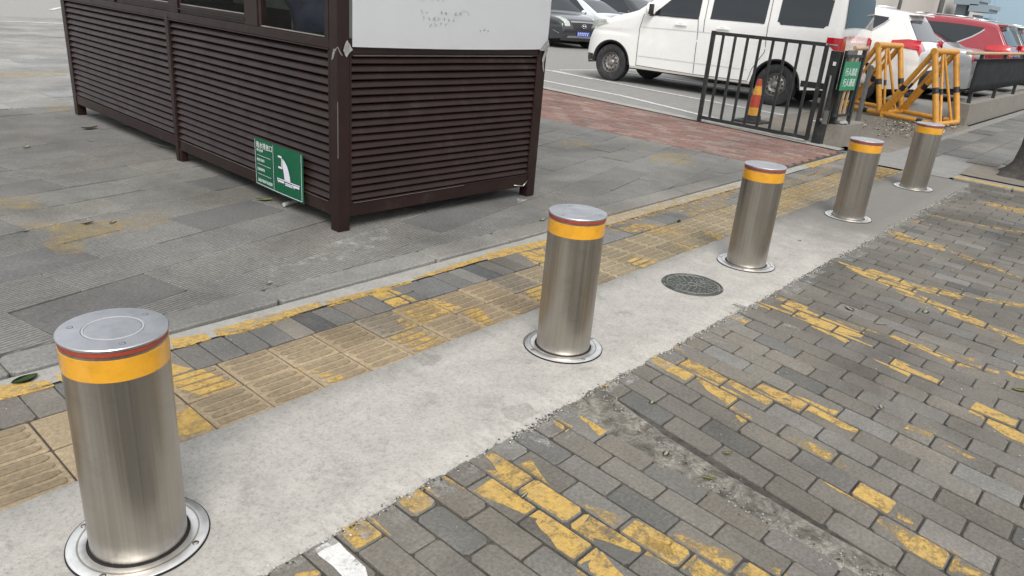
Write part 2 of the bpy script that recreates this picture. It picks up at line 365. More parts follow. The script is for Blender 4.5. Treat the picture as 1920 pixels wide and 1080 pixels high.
YELLOW_BRICK = [
 (0.2,[(0.378,-0.311),(0.456,-0.305),(0.462,-0.326),(0.454,-0.405),(0.372,-0.394)]),
 (0.25,[(0.572,-0.303),(0.621,-0.313),(0.654,-0.313),(0.653,-0.372),(0.565,-0.402)]),
 (0.3,[(0.73,-0.324),(0.744,-0.329),(0.744,-0.41),(0.738,-0.395)]),
 (0.3,[(0.21,-0.371),(0.256,-0.396),(0.245,-0.439),(0.181,-0.417)]),
 (0.25,[(0.909,-0.334),(0.931,-0.337),(0.935,-0.426),(0.919,-0.523),(0.843,-0.525),(0.843,-0.411),(0.849,-0.387),(0.872,-0.415),(0.893,-0.382)]),
 (0.3,[(0.938,-0.433),(0.986,-0.441),(0.931,-0.548),(0.921,-0.518)]),
 (0.2,[(0.751,-0.428),(0.834,-0.428),(0.834,-0.516),(0.828,-0.617),(0.797,-0.618)]),
 (0.1,[(0.853,-0.533),(0.921,-0.539),(0.915,-0.71),(0.865,-0.721),(0.837,-0.723)]),
 (0.5,[(0.935,-0.652),(0.989,-0.809),(0.921,-0.803),(0.933,-0.72)]),
 (0.2,[(1.236,-0.327),(1.238,-0.397),(1.205,-0.404),(1.217,-0.366)]),
 (0.15,[(1.321,-0.381),(1.333,-0.391),(1.325,-0.504),(1.279,-0.496),(1.298,-0.436)]),
 (0.1,[(0.786,-0.642),(0.822,-0.634),(0.819,-0.808),(0.804,-0.822),(0.734,-0.812),(0.747,-0.741)]),
 (0.3,[(0.836,-0.732),(0.908,-0.731),(0.906,-0.91),(0.9,-0.918),(0.849,-0.765),(0.824,-0.805)]),
 (0.25,[(0.92,-0.824),(0.988,-0.828),(0.998,-0.932),(0.98,-0.93),(0.968,-0.854),(0.929,-0.883),(0.924,-0.94),(0.958,-0.991),(0.957,-0.964),(0.989,-0.937),(0.992,-0.996),(0.981,-1.006),(0.925,-1.014),(0.911,-0.967)]),
 (0.45,[(1.017,-0.925),(1.037,-0.942),(1.085,-1.103),(0.992,-1.096),(0.996,-1.013)]),
 (0.2,[(0.757,-0.837),(0.807,-0.834),(0.774,-0.935),(0.729,-0.934),(0.731,-0.864)]),
 (0.3,[(0.714,-0.81),(0.712,-0.858),(0.7,-0.846)]),
 (0.25,[(0.931,-1.026),(0.978,-1.023),(0.968,-1.111),(0.907,-1.084)]),
 (0.25,[(0.978,-1.121),(1.071,-1.124),(1.088,-1.211),(1.002,-1.216)]),
 (0.5,[(1.1,-1.151),(1.113,-1.19),(1.091,-1.195)]),
 (0.15,[(1.893,-0.286),(1.939,-0.289),(1.918,-0.489),(1.845,-0.491),(1.863,-0.38)]),
 (0.3,[(1.958,-0.399),(2.025,-0.4),(1.993,-0.602),(1.938,-0.599)]),
 (0.15,[(1.906,-0.498),(1.922,-0.505),(1.899,-0.702),(1.816,-0.704),(1.835,-0.613)]),
 (0.3,[(1.955,-0.601),(2.0,-0.608),(1.979,-0.792),(1.914,-0.793)]),
 (0.3,[(1.804,-0.672),(1.78,-0.786),(1.762,-0.801),(1.736,-0.784)]),
 (0.2,[(2.028,-0.699),(2.061,-0.804),(2.03,-0.812),(2.004,-0.791)]),
 (0.45,[(2.086,-0.28),(2.095,-0.309),(2.059,-0.372),(2.05,-0.358)]),
 (0.4,[(1.557,-0.298),(1.62,-0.303),(1.548,-0.336)]),
 (0.2,[(1.33,-0.399),(1.331,-0.474),(1.297,-0.444)]),
 (0.25,[(1.956,-0.807),(2.001,-0.811),(1.988,-0.889),(1.974,-0.894)]),
 (0.2,[(2.584,-0.3),(2.62,-0.319),(2.611,-0.389),(2.588,-0.388)]),
 (0.2,[(2.851,-0.301),(2.886,-0.309),(2.875,-0.504),(2.835,-0.506)]),
 (0.15,[(2.937,-0.414),(3.013,-0.425),(2.966,-0.586),(2.962,-0.616),(2.859,-0.612),(2.904,-0.492)]),
 (0.3,[(3.021,-0.359),(3.035,-0.369),(3.03,-0.509),(2.977,-0.515),(3.016,-0.416)]),
 (0.2,[(2.847,-0.516),(2.872,-0.621),(2.844,-0.715),(2.785,-0.709)]),
 (0.1,[(2.872,-0.621),(2.962,-0.616),(2.925,-0.81),(2.868,-0.815),(2.838,-0.71)]),
 (0.1,[(2.791,-0.714),(2.844,-0.715),(2.801,-0.907),(2.74,-0.914),(2.755,-0.793)]),
 (0.1,[(2.732,-0.814),(2.732,-0.916),(2.715,-1.001),(2.649,-1.008),(2.683,-0.931)]),
 (0.2,[(2.77,-0.911),(2.734,-1.053),(2.718,-1.013)]),
 (0.1,[(2.652,-1.011),(2.718,-1.013),(2.681,-1.201),(2.606,-1.203),(2.617,-1.099)]),
 (0.45,[(2.987,-0.636),(3.002,-0.798),(2.981,-0.905),(2.96,-0.744)]),
 (0.25,[(2.999,-0.91),(3.029,-0.924),(3.002,-1.021),(2.954,-1.021)]),
 (0.25,[(2.974,-1.028),(3.019,-1.035),(2.961,-1.213),(2.916,-1.211)]),
 (0.45,[(3.01,-1.142),(3.059,-1.257),(3.012,-1.254)]),
 (0.3,[(2.958,-1.219),(3.003,-1.353),(2.981,-1.351),(2.933,-1.224)]),
 (0.3,[(3.037,-1.38),(3.089,-1.449),(3.019,-1.459),(2.993,-1.404)]),
 (0.25,[(2.024,-0.698),(2.053,-0.715),(2.064,-0.806),(2.026,-0.811)]),
 (0.15,[(2.036,-0.812),(2.067,-0.817),(2.079,-0.898),(2.0,-0.901)]),
 (0.2,[(2.015,-0.9),(2.073,-0.901),(2.087,-1.09),(1.99,-1.096),(1.985,-1.041)]),
 (0.2,[(1.971,-0.799),(2.001,-0.804),(2.004,-0.905),(1.984,-0.901)]),
 (0.45,[(2.124,-1.014),(2.128,-1.072),(2.099,-1.087),(2.094,-1.057)]),
 (0.45,[(2.141,-1.202),(2.182,-1.211),(2.224,-1.299),(2.152,-1.292)]),
 (0.35,[(2.155,-1.301),(2.146,-1.378),(2.132,-1.436),(2.116,-1.421)]),
 (0.15,[(2.484,-1.35),(2.59,-1.355),(2.551,-1.491),(2.464,-1.495),(2.474,-1.397)]),
 (0.15,[(2.474,-1.397),(2.475,-1.465),(2.459,-1.542),(2.392,-1.552),(2.404,-1.482)]),
 (0.5,[(2.055,-1.101),(2.07,-1.152),(2.039,-1.126)]),
 (0.15,[(1.659,-1.063),(1.694,-1.093),(1.649,-1.311),(1.571,-1.309),(1.589,-1.15),(1.613,-1.085)]),
 (0.45,[(1.752,-0.94),(1.792,-0.986),(1.767,-1.115),(1.739,-1.144),(1.692,-1.113),(1.698,-1.053)]),
 (0.4,[(1.529,-1.279),(1.547,-1.4),(1.455,-1.405),(1.494,-1.352)]),
 (0.25,[(1.455,-1.405),(1.536,-1.407),(1.537,-1.513),(1.461,-1.519),(1.444,-1.457)]),
 (0.45,[(1.517,-1.51),(1.508,-1.608),(1.436,-1.51)]),
 (0.4,[(1.606,-1.332),(1.595,-1.384),(1.576,-1.385),(1.575,-1.349)]),
 (0.35,[(2.209,-1.477),(2.235,-1.574),(2.197,-1.58),(2.186,-1.508)]),
 (0.2,[(3.952,-0.319),(3.928,-0.411),(3.932,-0.521),(3.839,-0.607),(3.796,-0.816),(3.709,-0.819),(3.785,-0.567),(3.87,-0.423)]),
 (0.2,[(3.932,-0.521),(3.972,-0.537),(3.926,-0.72),(3.845,-0.722)]),
 (0.25,[(3.926,-0.72),(3.89,-0.91),(3.837,-0.916),(3.84,-0.73)]),
 (0.3,[(3.967,-0.825),(3.967,-1.014),(3.877,-1.014),(3.88,-0.925)]),
 (0.35,[(3.967,-1.014),(4.007,-1.113),(4.121,-1.3),(4.026,-1.314),(3.956,-1.141)]),
 (0.25,[(3.686,-0.733),(3.69,-0.85),(3.644,-0.924),(3.626,-0.91)]),
 (0.25,[(3.744,-0.823),(3.638,-1.107),(3.564,-1.208),(3.489,-1.205),(3.571,-1.015)]),
 (0.25,[(3.551,-1.216),(3.524,-1.388),(3.441,-1.4),(3.443,-1.332)]),
 (0.3,[(4.98,-0.321),(5.063,-0.34),(4.947,-0.523),(4.933,-0.71),(4.823,-0.712),(4.827,-0.424)]),
 (0.4,[(4.882,-0.722),(4.772,-0.99),(4.694,-1.101),(4.642,-1.223),(4.583,-1.232),(4.663,-1.051),(4.773,-0.814)]),
 (0.45,[(5.798,-0.358),(5.861,-0.398),(5.873,-0.629),(5.979,-1.026),(5.903,-1.038),(5.838,-0.8)]),
 (0.35,[(6.753,-0.535),(6.874,-0.61),(6.91,-0.889),(6.627,-0.931)]),
 (0.4,[(5.404,-0.342),(5.629,-0.391),(5.532,-0.407),(5.41,-0.385)]),
]
WHITE_BRICK = [
 (0.15,[(0.286,-0.322),(0.347,-0.323),(0.341,-0.458),(0.315,-0.509),(0.278,-0.489)]),
]
CEMENT_SMEAR = [
 (0.45,[(1.471,-0.295),(1.505,-0.335),(1.491,-0.454),(1.466,-0.495),(1.397,-0.516),(1.356,-0.495),(1.362,-0.427),(1.438,-0.419)]),
 (0.6,[(2.276,-0.288),(2.288,-0.375),(2.301,-0.475),(2.244,-0.53),(2.292,-0.666),(2.243,-0.667),(2.201,-0.551),(2.237,-0.424),(2.288,-0.329)]),
 (0.55,[(2.475,-0.283),(2.539,-0.299),(2.473,-0.397),(2.409,-0.394)]),
 (0.6,[(2.748,-0.41),(2.764,-0.492),(2.751,-0.583),(2.696,-0.605),(2.706,-0.464)]),
 (0.5,[(1.091,-0.327),(1.139,-0.334),(1.126,-0.392),(1.1,-0.446),(1.091,-0.421),(1.082,-0.354)]),
 (0.5,[(1.18,-0.414),(1.23,-0.431),(1.195,-0.453),(1.165,-0.435)]),
 (0.5,[(0.695,-0.325),(0.733,-0.331),(0.707,-0.377),(0.686,-0.372)]),
 (0.6,[(2.74,-0.399),(2.725,-0.58),(2.702,-0.603),(2.677,-0.521),(2.692,-0.427)]),
 (0.65,[(2.315,-0.523),(2.284,-0.657),(2.223,-0.607),(2.232,-0.563)]),
]
YELLOW_TACTILE = [
 (0.2,[(0.549,1.01),(0.67,0.977),(0.665,0.917),(0.514,0.917)]),
 (0.3,[(0.71,0.985),(0.88,0.987),(1.199,0.981),(1.186,0.928),(0.77,0.897),(0.691,0.922)]),
 (0.3,[(1.214,0.969),(1.69,0.937),(1.679,0.908),(1.193,0.906)]),
 (0.2,[(1.718,0.953),(2.237,0.985),(2.218,0.933),(1.866,0.921),(1.725,0.929)]),
 (0.15,[(2.278,1.0),(2.73,0.971),(2.85,0.966),(2.748,0.885),(2.215,0.914)]),
 (0.15,[(2.438,0.888),(2.629,0.87),(2.426,0.656),(2.384,0.729)]),
 (0.15,[(1.424,0.907),(1.54,0.905),(1.552,0.777),(1.55,0.729),(1.414,0.737)]),
 (0.4,[(1.375,0.69),(1.59,0.698),(1.582,0.529),(1.389,0.517)]),
 (0.1,[(1.582,0.705),(1.628,0.68),(1.648,0.525),(1.559,0.547)]),
 (0.35,[(1.337,0.63),(1.396,0.554),(1.367,0.506),(1.295,0.494)]),
 (0.3,[(1.194,0.506),(1.323,0.485),(1.387,0.339),(1.209,0.341)]),
 (0.25,[(1.622,0.514),(1.688,0.495),(1.658,0.349),(1.605,0.332)]),
 (0.15,[(0.763,0.512),(0.791,0.485),(0.87,0.353),(0.851,0.326),(0.791,0.335)]),
 (0.1,[(0.453,0.874),(0.466,0.808),(0.504,0.744),(0.432,0.728),(0.372,0.747)]),
 (0.1,[(0.362,0.725),(0.426,0.723),(0.517,0.721),(0.564,0.516),(0.44,0.522),(0.392,0.66)]),
 (0.25,[(0.33,0.496),(0.374,0.504),(0.373,0.33),(0.274,0.366),(0.27,0.46)]),
 (0.2,[(2.074,0.523),(2.22,0.488),(2.017,0.323)]),
 (0.15,[(2.85,0.458),(2.983,0.467),(3.016,0.296),(2.779,0.298)]),
 (0.35,[(3.503,0.861),(3.581,0.81),(3.575,0.663),(3.642,0.491),(3.552,0.481),(3.507,0.654)]),
 (0.3,[(3.764,0.464),(3.829,0.457),(3.789,0.303),(3.673,0.294)]),
 (0.5,[(3.498,0.606),(3.458,0.358),(3.455,0.278),(3.285,0.301),(3.337,0.408)]),
 (0.1,[(2.033,0.498),(2.181,0.494),(2.013,0.345),(1.99,0.362)]),
 (0.3,[(1.66,0.5),(1.713,0.48),(1.644,0.335),(1.593,0.338),(1.592,0.433)]),
 (0.3,[(1.811,0.383),(1.833,0.346),(1.801,0.33)]),
 (0.25,[(6.871,1.036),(7.892,0.981),(7.917,0.926),(6.771,0.909)]),
 (0.5,[(5.156,0.695),(6.973,0.693),(6.47,0.505),(4.856,0.384),(4.737,0.506)]),
 (0.5,[(7.814,0.616),(7.745,0.348),(6.667,0.266),(6.993,0.407)]),
 (0.5,[(3.252,1.026),(3.536,1.057),(5.374,0.999),(5.056,0.844),(3.275,0.874)]),
 (0.4,[(3.256,0.86),(3.619,0.814),(3.742,0.564),(3.448,0.626)]),
 (0.5,[(4.101,0.852),(4.856,0.814),(4.448,0.633),(4.013,0.675)]),
 (0.55,[(5.528,0.806),(7.145,0.847),(6.8,0.723),(5.295,0.702)]),
 (0.4,[(7.384,0.508),(8.312,0.459),(7.319,0.238),(6.629,0.276)]),
 (0.2,[(7.776,0.112),(7.632,-0.302),(7.696,-0.818),(7.467,-0.851),(7.396,-0.328),(7.494,0.066)]),
 (0.25,[(-0.055,1.027),(-0.014,1.011),(0.103,0.96),(0.116,0.902),(-0.043,0.91),(-0.082,0.926)]),
 (0.2,[(0.133,0.979),(0.162,0.965),(0.142,0.908)]),
]
YELLOW_FAINT = [
 (0.42,[(0.549,2.373),(0.729,2.351),(0.667,2.116),(0.553,2.159)]),
 (0.42,[(0.694,2.646),(0.987,2.57),(0.927,2.324),(0.559,2.317)]),
 (0.5,[(0.549,2.742),(0.752,2.665),(0.648,2.512),(0.542,2.637)]),
 (0.5,[(2.006,8.883),(2.947,8.906),(2.793,8.465),(1.852,8.302)]),
 (0.5,[(1.93,6.466),(2.077,6.351),(1.963,6.002),(1.795,6.124)]),
 (0.5,[(5.826,2.12),(6.192,1.882),(5.633,1.6),(5.384,1.903)]),
 (0.55,[(5.495,3.027),(5.942,2.949),(5.568,2.61),(5.137,2.677)]),
 (0.5,[(0.635,3.301),(0.814,3.26),(0.748,2.97),(0.558,3.028)]),
 (0.55,[(0.924,2.552),(1.234,2.598),(1.215,2.362),(0.938,2.317)]),
]
STAINS = [
 (0.5,[(1.161,0.307),(1.225,0.302),(1.252,0.233),(1.177,0.203),(1.138,0.235)]),
 (0.5,[(1.135,-0.166),(1.24,-0.209),(1.214,-0.28),(1.122,-0.276),(1.103,-0.233)]),
]
# ------------------------------------------------------------------ paving helpers
def clip_half(poly, n, d):
    out = []; k = len(poly)
    for i in range(k):
        a = poly[i]; b = poly[(i+1) % k]
        da = a[0]*n[0]+a[1]*n[1]-d; db = b[0]*n[0]+b[1]*n[1]-d
        if da >= 0: out.append(a)
        if (da >= 0) != (db >= 0):
            t = da/(da-db); out.append((a[0]+(b[0]-a[0])*t, a[1]+(b[1]-a[1])*t))
    return out
def area(poly):
    return 0.5*sum(poly[i][0]*poly[(i+1) % len(poly)][1]-poly[(i+1) % len(poly)][0]*poly[i][1] for i in range(len(poly)))
def clip_convex(poly, quad):
    if area(quad) < 0: quad = quad[::-1]
    for i in range(len(quad)):
        a = quad[i]; b = quad[(i+1) % len(quad)]; n = (-(b[1]-a[1]), b[0]-a[0]); l = math.hypot(*n) or 1; n = (n[0]/l, n[1]/l)
        poly = clip_half(poly, n, a[0]*n[0]+a[1]*n[1])
        if len(poly) < 3: return []
    return poly
def inset(poly, d):
    if area(poly) < 0: poly = poly[::-1]
    out = []; k = len(poly)
    for i in range(k):
        p0 = Vector(poly[i-1]); p1 = Vector(poly[i]); p2 = Vector(poly[(i+1) % k])
        e1 = (p1-p0).normalized() if (p1-p0).length > 1e-9 else Vector((1, 0)); e2 = (p2-p1).normalized() if (p2-p1).length > 1e-9 else Vector((0, 1))
        n1 = Vector((-e1.y, e1.x)); n2 = Vector((-e2.y, e2.x)); m = n1+n2; q = m.length_squared
        m = n1 if q < 0.2 else m*(2/q)
        v = p1+m*d; out.append((v.x, v.y))
    return out
def octa(poly, c):
    """cut the corners of a convex polygon by c"""
    out = []; k = len(poly)
    for i in range(k):
        p0 = Vector(poly[i-1]); p1 = Vector(poly[i]); p2 = Vector(poly[(i+1) % k])
        a = min(c, (p1-p0).length*0.3); b = min(c, (p2-p1).length*0.3)
        u = p1+(p0-p1).normalized()*a; w = p1+(p2-p1).normalized()*b
        out += [(u.x, u.y), (w.x, w.y)]
    return out
class Paver:
    """many separately tinted stones in one paved surface; remembers each stone's top for the paint"""
    def __init__(s, z=0.0, bev=0.004, jitter=0.0016, depth=0.02, gap=0.0025, corner=0.006):
        s.bm = nb(); s.col = s.bm.loops.layers.float_color.new('tint'); s.gr = s.bm.loops.layers.float.new('groove') if False else None
        s.uv = s.bm.loops.layers.uv.new('UVMap'); s.z = z; s.bev = bev; s.j = jitter; s.depth = depth; s.gap = gap; s.corner = corner
        s.gl = s.bm.faces.layers.float.new('groove'); s.pads = []
    def stone(s, poly, tint, groove=0.0, uvf=None, dz=0.0):
        if len(poly) < 3: return
        if area(poly) < 0: poly = poly[::-1]
        if abs(area(poly)) < 0.0006: return
        base = inset(poly, s.gap+random.uniform(-0.0007, 0.0012))
        if area(base) < 0.0003: return
        if s.corner: base = octa(base, s.corner*random.choice((0.4, 0.8, 1.1, 1.5, 2.2)))
        top = inset(base, s.bev)
        cx = sum(p[0] for p in base)/len(base); cy = sum(p[1] for p in base)/len(base)
        h = s.z+dz+random.gauss(0, s.j); ax = random.gauss(0, s.j*6); ay = random.gauss(0, s.j*6)
        zf = lambda x, y: h+ax*(x-cx)+ay*(y-cy)
        vb = [s.bm.verts.new((x, y, h-s.depth)) for x, y in base]
        vm = [s.bm.verts.new((x, y, zf(x, y)-s.bev*0.8)) for x, y in base]
        vt = [s.bm.verts.new((x, y, zf(x, y))) for x, y in top]
        fs = [s.bm.faces.new(vt)]; k = len(vb)
        for i in range(k):
            fs.append(s.bm.faces.new((vm[i], vm[(i+1) % k], vt[(i+1) % k], vt[i])))
            fs.append(s.bm.faces.new((vb[i], vb[(i+1) % k], vm[(i+1) % k], vm[i])))
        for f in fs:
            f[s.gl] = groove
            for l in f.loops:
                l[s.col] = (tint[0], tint[1], tint[2], 1)
                l[s.uv].uv = uvf(l.vert.co.x, l.vert.co.y) if uvf else (l.vert.co.x, l.vert.co.y)
        s.pads.append((top, zf))
    def done(s, name, mat):
        o = build(name, s.bm, mat); tag(o, kind='structure'); return o
def paint(name, polys, pads, mat, lift=0.0009, grow=0.0):
    bm = nb(); wl_ = bm.faces.layers.float.new('wear')
    boxes = [(min(p[0] for p in q), max(p[0] for p in q), min(p[1] for p in q), max(p[1] for p in q)) for q, _ in pads]
    for w, poly in polys:
        if grow and w < 0.31: poly = inset(poly, -grow)
        x0 = min(p[0] for p in poly); x1 = max(p[0] for p in poly); y0 = min(p[1] for p in poly); y1 = max(p[1] for p in poly)
        # roughen the edge of the paint
        pp = []
        for i in range(len(poly)):
            a = poly[i]; b = poly[(i+1) % len(poly)]; L = math.hypot(b[0]-a[0], b[1]-a[1]); n = max(1, int(L/0.025))
            for k in range(n):
                t = k/n; jx, jy = (random.gauss(0, 0.0022), random.gauss(0, 0.0022))
                pp.append((a[0]+(b[0]-a[0])*t+jx, a[1]+(b[1]-a[1])*t+jy))
        for (q, zf), bb in zip(pads, boxes):
            if bb[0] > x1 or bb[1] < x0 or bb[2] > y1 or bb[3] < y0: continue
            c = clip_convex(pp, q)
            cc = []
            for p in c:
                if not cc or math.hypot(p[0]-cc[-1][0], p[1]-cc[-1][1]) > 1e-4: cc.append(p)
            if len(cc) < 3 or abs(area(cc)) < 2e-5: continue
            if area(cc) < 0: cc = cc[::-1]
            try:
                f = bm.faces.new([bm.verts.new((x, y, zf(x, y)+lift)) for x, y in cc]); f[wl_] = w
            except ValueError: pass
            lift += 1e-6
    bmesh.ops.triangulate(bm, faces=bm.faces[:])
    return tag(build(name, bm, mat), kind='structure')
def sheet(name, poly, z, mat, kind='structure', edge=0.0, step=0.06, sub=False):
    pts = []
    for i in range(len(poly)):
        a = poly[i]; b = poly[(i+1) % len(poly)]
        L = math.hypot(b[0]-a[0], b[1]-a[1]); n = max(1, int(L/step)) if edge else 1
        for k in range(n):
            t = k/n; x = a[0]+(b[0]-a[0])*t; y = a[1]+(b[1]-a[1])*t
            if edge:
                v = Vector((x*4, y*4, z)); w = Vector((x*19, y*19, 3.1)); u = Vector((x*70, y*70, 7))
                e = edge*(mnoise.noise(v)*0.9+mnoise.noise(w)*0.5+mnoise.noise(u)*0.5); f = edge*(mnoise.noise(v+Vector((9, 4, 2)))*0.9+mnoise.noise(w+Vector((5, 0, 1)))*0.5)
                x += e*0.6; y += f
            pts.append((x, y))
    bm = nb(); f = bm.faces.new([bm.verts.new((x, y, z)) for x, y in pts])
    if f.normal.z < 0 or area(pts) < 0: f.normal_flip()
    bmesh.ops.triangulate(bm, faces=bm.faces[:])
    o = build(name, bm, mat); tag(o, kind=kind); return o
def gtint(base, v=0.12, hue=0.02):
    k = random.gauss(1, v); k = max(0.6, min(1.5, k)); h = random.gauss(0, hue)
    return (base[0]*k*(1+h), base[1]*k, base[2]*k*(1-h))

# ------------------------------------------------------------------ ground
sheet('ground', [(-60, -60), (160, -60), (160, 160), (-60, 160)], -0.055, 'parking')
sheet('joint_bed', [(-3, -8), (7.7, -8), (7.7, 6.6), (-3, 6.6)], -0.0065, 'joint')

# brick driveway, row edges fan out slightly as in the old relaid surface
rowsA = [(0.357+0.0975*k) for k in range(-24, 11)]
def slA(x): return 0.078*max(0, min(1, (x-0.4)/0.9))
rowsB = [1.535]
while rowsB[-1] < 7.62: rowsB.append(rowsB[-1]+0.1035)
def slB(x): return 0.17-0.07*max(0, min(1, (x-2.4)/1.4))
br = Paver(z=0.0, bev=0.0035, jitter=0.0013, gap=0.0028, corner=0.006)
def bend(x, y): return 0.006*mnoise.noise(Vector((x*1.2, y*1.2, 4)))
def brick_rows(rows, sl, par0, y0=-0.24, ymin=-5.6):
    for i in range(len(rows)-1):
        a, b = rows[i], rows[i+1]; off = 0.40 if (i+par0) % 2 == 0 else 0.50
        ys = [y0]; y = -off
        while y > ymin: ys.append(y+random.gauss(0, 0.003)); y -= 0.2
        fx = lambda r, yy: r+sl(r)*(yy+0.3)+bend(r, yy)
        for k in range(len(ys)-1):
            ya, yb = ys[k], ys[k+1]
            if ya-yb < 0.02: continue
            q = [(fx(a, yb), yb), (fx(b, yb), yb), (fx(b, ya), ya), (fx(a, ya), ya)]
            r = random.random(); base = (0.158, 0.147, 0.127)
            if r < 0.07: base = (0.120, 0.118, 0.109)
            elif r < 0.17: base = (0.158, 0.148, 0.135)
            elif r < 0.3: base = (0.172, 0.166, 0.152)
            if a > 3.2: base = tuple(c*0.90 for c in base)
            br.stone(q, gtint(base, 0.075, 0.012), dz=-0.001 if r < 0.05 else 0)
brick_rows(rowsA, slA, 0)
brick_rows(rowsB, slB, 0)
br.done('brick_paving', 'brick')
# dirt and cement filled wedge between the two brick fields
sheet('cement_joint', [(1.31, -0.25), (1.29, -0.6), (1.265, -0.8), (1.24, -1.1), (1.215, -1.45), (1.17, -2.4), (1.09, -5), (1.17, -5), (1.262, -2.4), (1.335, -1.45), (1.372, -1.1), (1.40, -0.85), (1.44, -0.65), (1.50, -0.45), (1.55, -0.25)], -0.0018, 'grime', edge=0.012, step=0.015)
paint('yellow_paint', YELLOW_BRICK, br.pads, 'yellowpaint', grow=0.007)
paint('white_paint', WHITE_BRICK, br.pads, 'whitepaint')
CEMENT_SMEAR += [(0.42+0.25*((k*7) % 5)/5, [(0.1+0.3*k, -0.27), (0.42+0.3*k, -0.27), (0.42+0.3*k, -0.345-0.02*((k*3) % 4)), (0.1+0.3*k, -0.335-0.025*((k*5) % 3))]) for k in range(25)]
paint('cement_smear', CEMENT_SMEAR, br.pads, 'cementsmear', lift=0.0014)
# a few more broken stripes further down the drive, as the hatching goes on
EXTRA = []
for (x, y, L) in [(0.55, -1.9, 0.5), (1.6, -2.3, 0.6), (3.0, -2.6, 0.8), (4.4, -2.2, 0.7)]:
    EXTRA.append((0.3, [(x, y), (x+0.12, y+0.02), (x+0.1-L*0.25, y-L), (x-L*0.3, y-L)]))
paint('yellow_paint', EXTRA, br.pads, 'yellowpaint')

# concrete strip carrying the bollards
cb = nb()
x0, x1 = -3.0, 7.66; nx = 1500; ny = 10; grid = []
for i in range(nx+1):
    x = x0+(x1-x0)*i/nx; col = []
    n1 = mnoise.noise(Vector((x*2.2, 0.3, 1)))*0.018+mnoise.noise(Vector((x*9, 2.3, 1)))*0.011+mnoise.noise(Vector((x*34, 5.3, 1)))*0.009+mnoise.noise(Vector((x*95, 5.3, 1)))*0.006
    n2 = mnoise.noise(Vector((x*2.6, 8.3, 1)))*0.010+mnoise.noise(Vector((x*12, 6.3, 1)))*0.005+mnoise.noise(Vector((x*70, 1.3, 1)))*0.003
    lo, hi = -0.305+n1, 0.328+n2
    for j in range(ny+1):
        t = j/ny; y = lo+(hi-lo)*t
        z = 0.0045+0.0012*mnoise.noise(Vector((x*3, y*6, 0)))
        if j == 0 or j == ny: z = -0.003
        elif j in (1, ny-1): y = (lo+0.0035) if j == 1 else (hi-0.004); z = 0.0042+0.0015*mnoise.noise(Vector((x*60, j, 2)))
        col.append(cb.verts.new((x, y, z)))
    grid.append(col)
for i in range(nx):
    for j in range(ny):
        f = cb.faces.new((grid[i][j], grid[i+1][j], grid[i+1][j+1], grid[i][j+1])); f.smooth = True
tag(build('concrete_strip', cb, 'concrete'), kind='structure')
paint('concrete_stain', STAINS, [([(-3, -0.29), (7.6, -0.29), (7.6, 0.32), (-3, 0.32)], lambda x, y: 0.0062)], 'brownstain')

# tactile tiles: bed + raised bars, two rows of 0.2 m
tp = Paver(z=0.0, bev=0.0035, jitter=0.0012, gap=0.0026, corner=0.003)
ga = -0.0082; ca, sa = math.cos(ga), math.sin(ga)
def TG(i, j): return (0.3807+0.2009*(i*ca-j*sa), 0.5264+0.2009*(i*sa+j*ca))
bars = Paver(z=0.0045, bev=0.0025, jitter=0.0002, gap=0.0, corner=0.013, depth=0.006)
for i in range(-9, 36):
    for j in (-1, 0):
        q = [TG(i, j), TG(i+1, j), TG(i+1, j+1), TG(i, j+1)]
        k = random.gauss(1, 0.06)
        if i < 9: base = (0.325*k, 0.258*k, 0.168*k)
        else: base = (0.30*k, 0.25*k, 0.168*k)
        if random.random() < 0.06: base = (0.25, 0.215, 0.165)
        tp.stone(q, base)
        top, zf = tp.pads[-1]
        dots = (i == -1) or (i == -2)
        if dots:
            for a in range(4):
                for b in range(4):
                    c = TG(i+0.14+0.24*a, j+0.14+0.24*b)
                    bars.stone([(c[0]+0.013*math.cos(t*math.pi/3), c[1]+0.013*math.sin(t*math.pi/3)) for t in range(6)], tuple(v*0.9 for v in base), dz=zf(*c))
        else:
            for b in range(4):
                jb = j+0.155+0.23*b; c = TG(i+0.5, jb)
                q2 = [TG(i+0.09, jb-0.080), TG(i+0.91, jb-0.080), TG(i+0.91, jb+0.080), TG(i+0.09, jb+0.080)]
                bars.stone(q2, tuple(v*0.72 for v in base), dz=zf(*c))
tactile_pads = list(tp.pads)+list(bars.pads)
tp.done('tactile_paving', 'tactile'); bars.done('tactile_bars', 'tactile')
# grey pavers beside them
gp = Paver(z=0.0, bev=0.003, jitter=0.0013, gap=0.0022, corner=0.005)
x = -1.9; 
while x < 7.8:
    w = 0.1005 if x < 4 else random.choice([0.1005, 0.2])
    r = random.random(); base = (0.165, 0.16, 0.15)
    if r < 0.16: base = (0.115, 0.118, 0.12)
    elif r < 0.35: base = (0.19, 0.18, 0.16)
    yb = 0.7313-0.0082*(x-0.38)
    if random.random() < 0.14:
        gp.stone([(x, yb), (x+w, yb), (x+w, yb+0.098), (x, yb+0.098)], gtint(base)); gp.stone([(x, yb+0.101), (x+w, yb+0.101), (x+w, 0.925), (x, 0.925)], gtint(base))
    else: gp.stone([(x, yb), (x+w, yb), (x+w, 0.925), (x, 0.925)], gtint(base, 0.1, 0.03))
    x += w
gp.done('grey_pavers', 'brick')
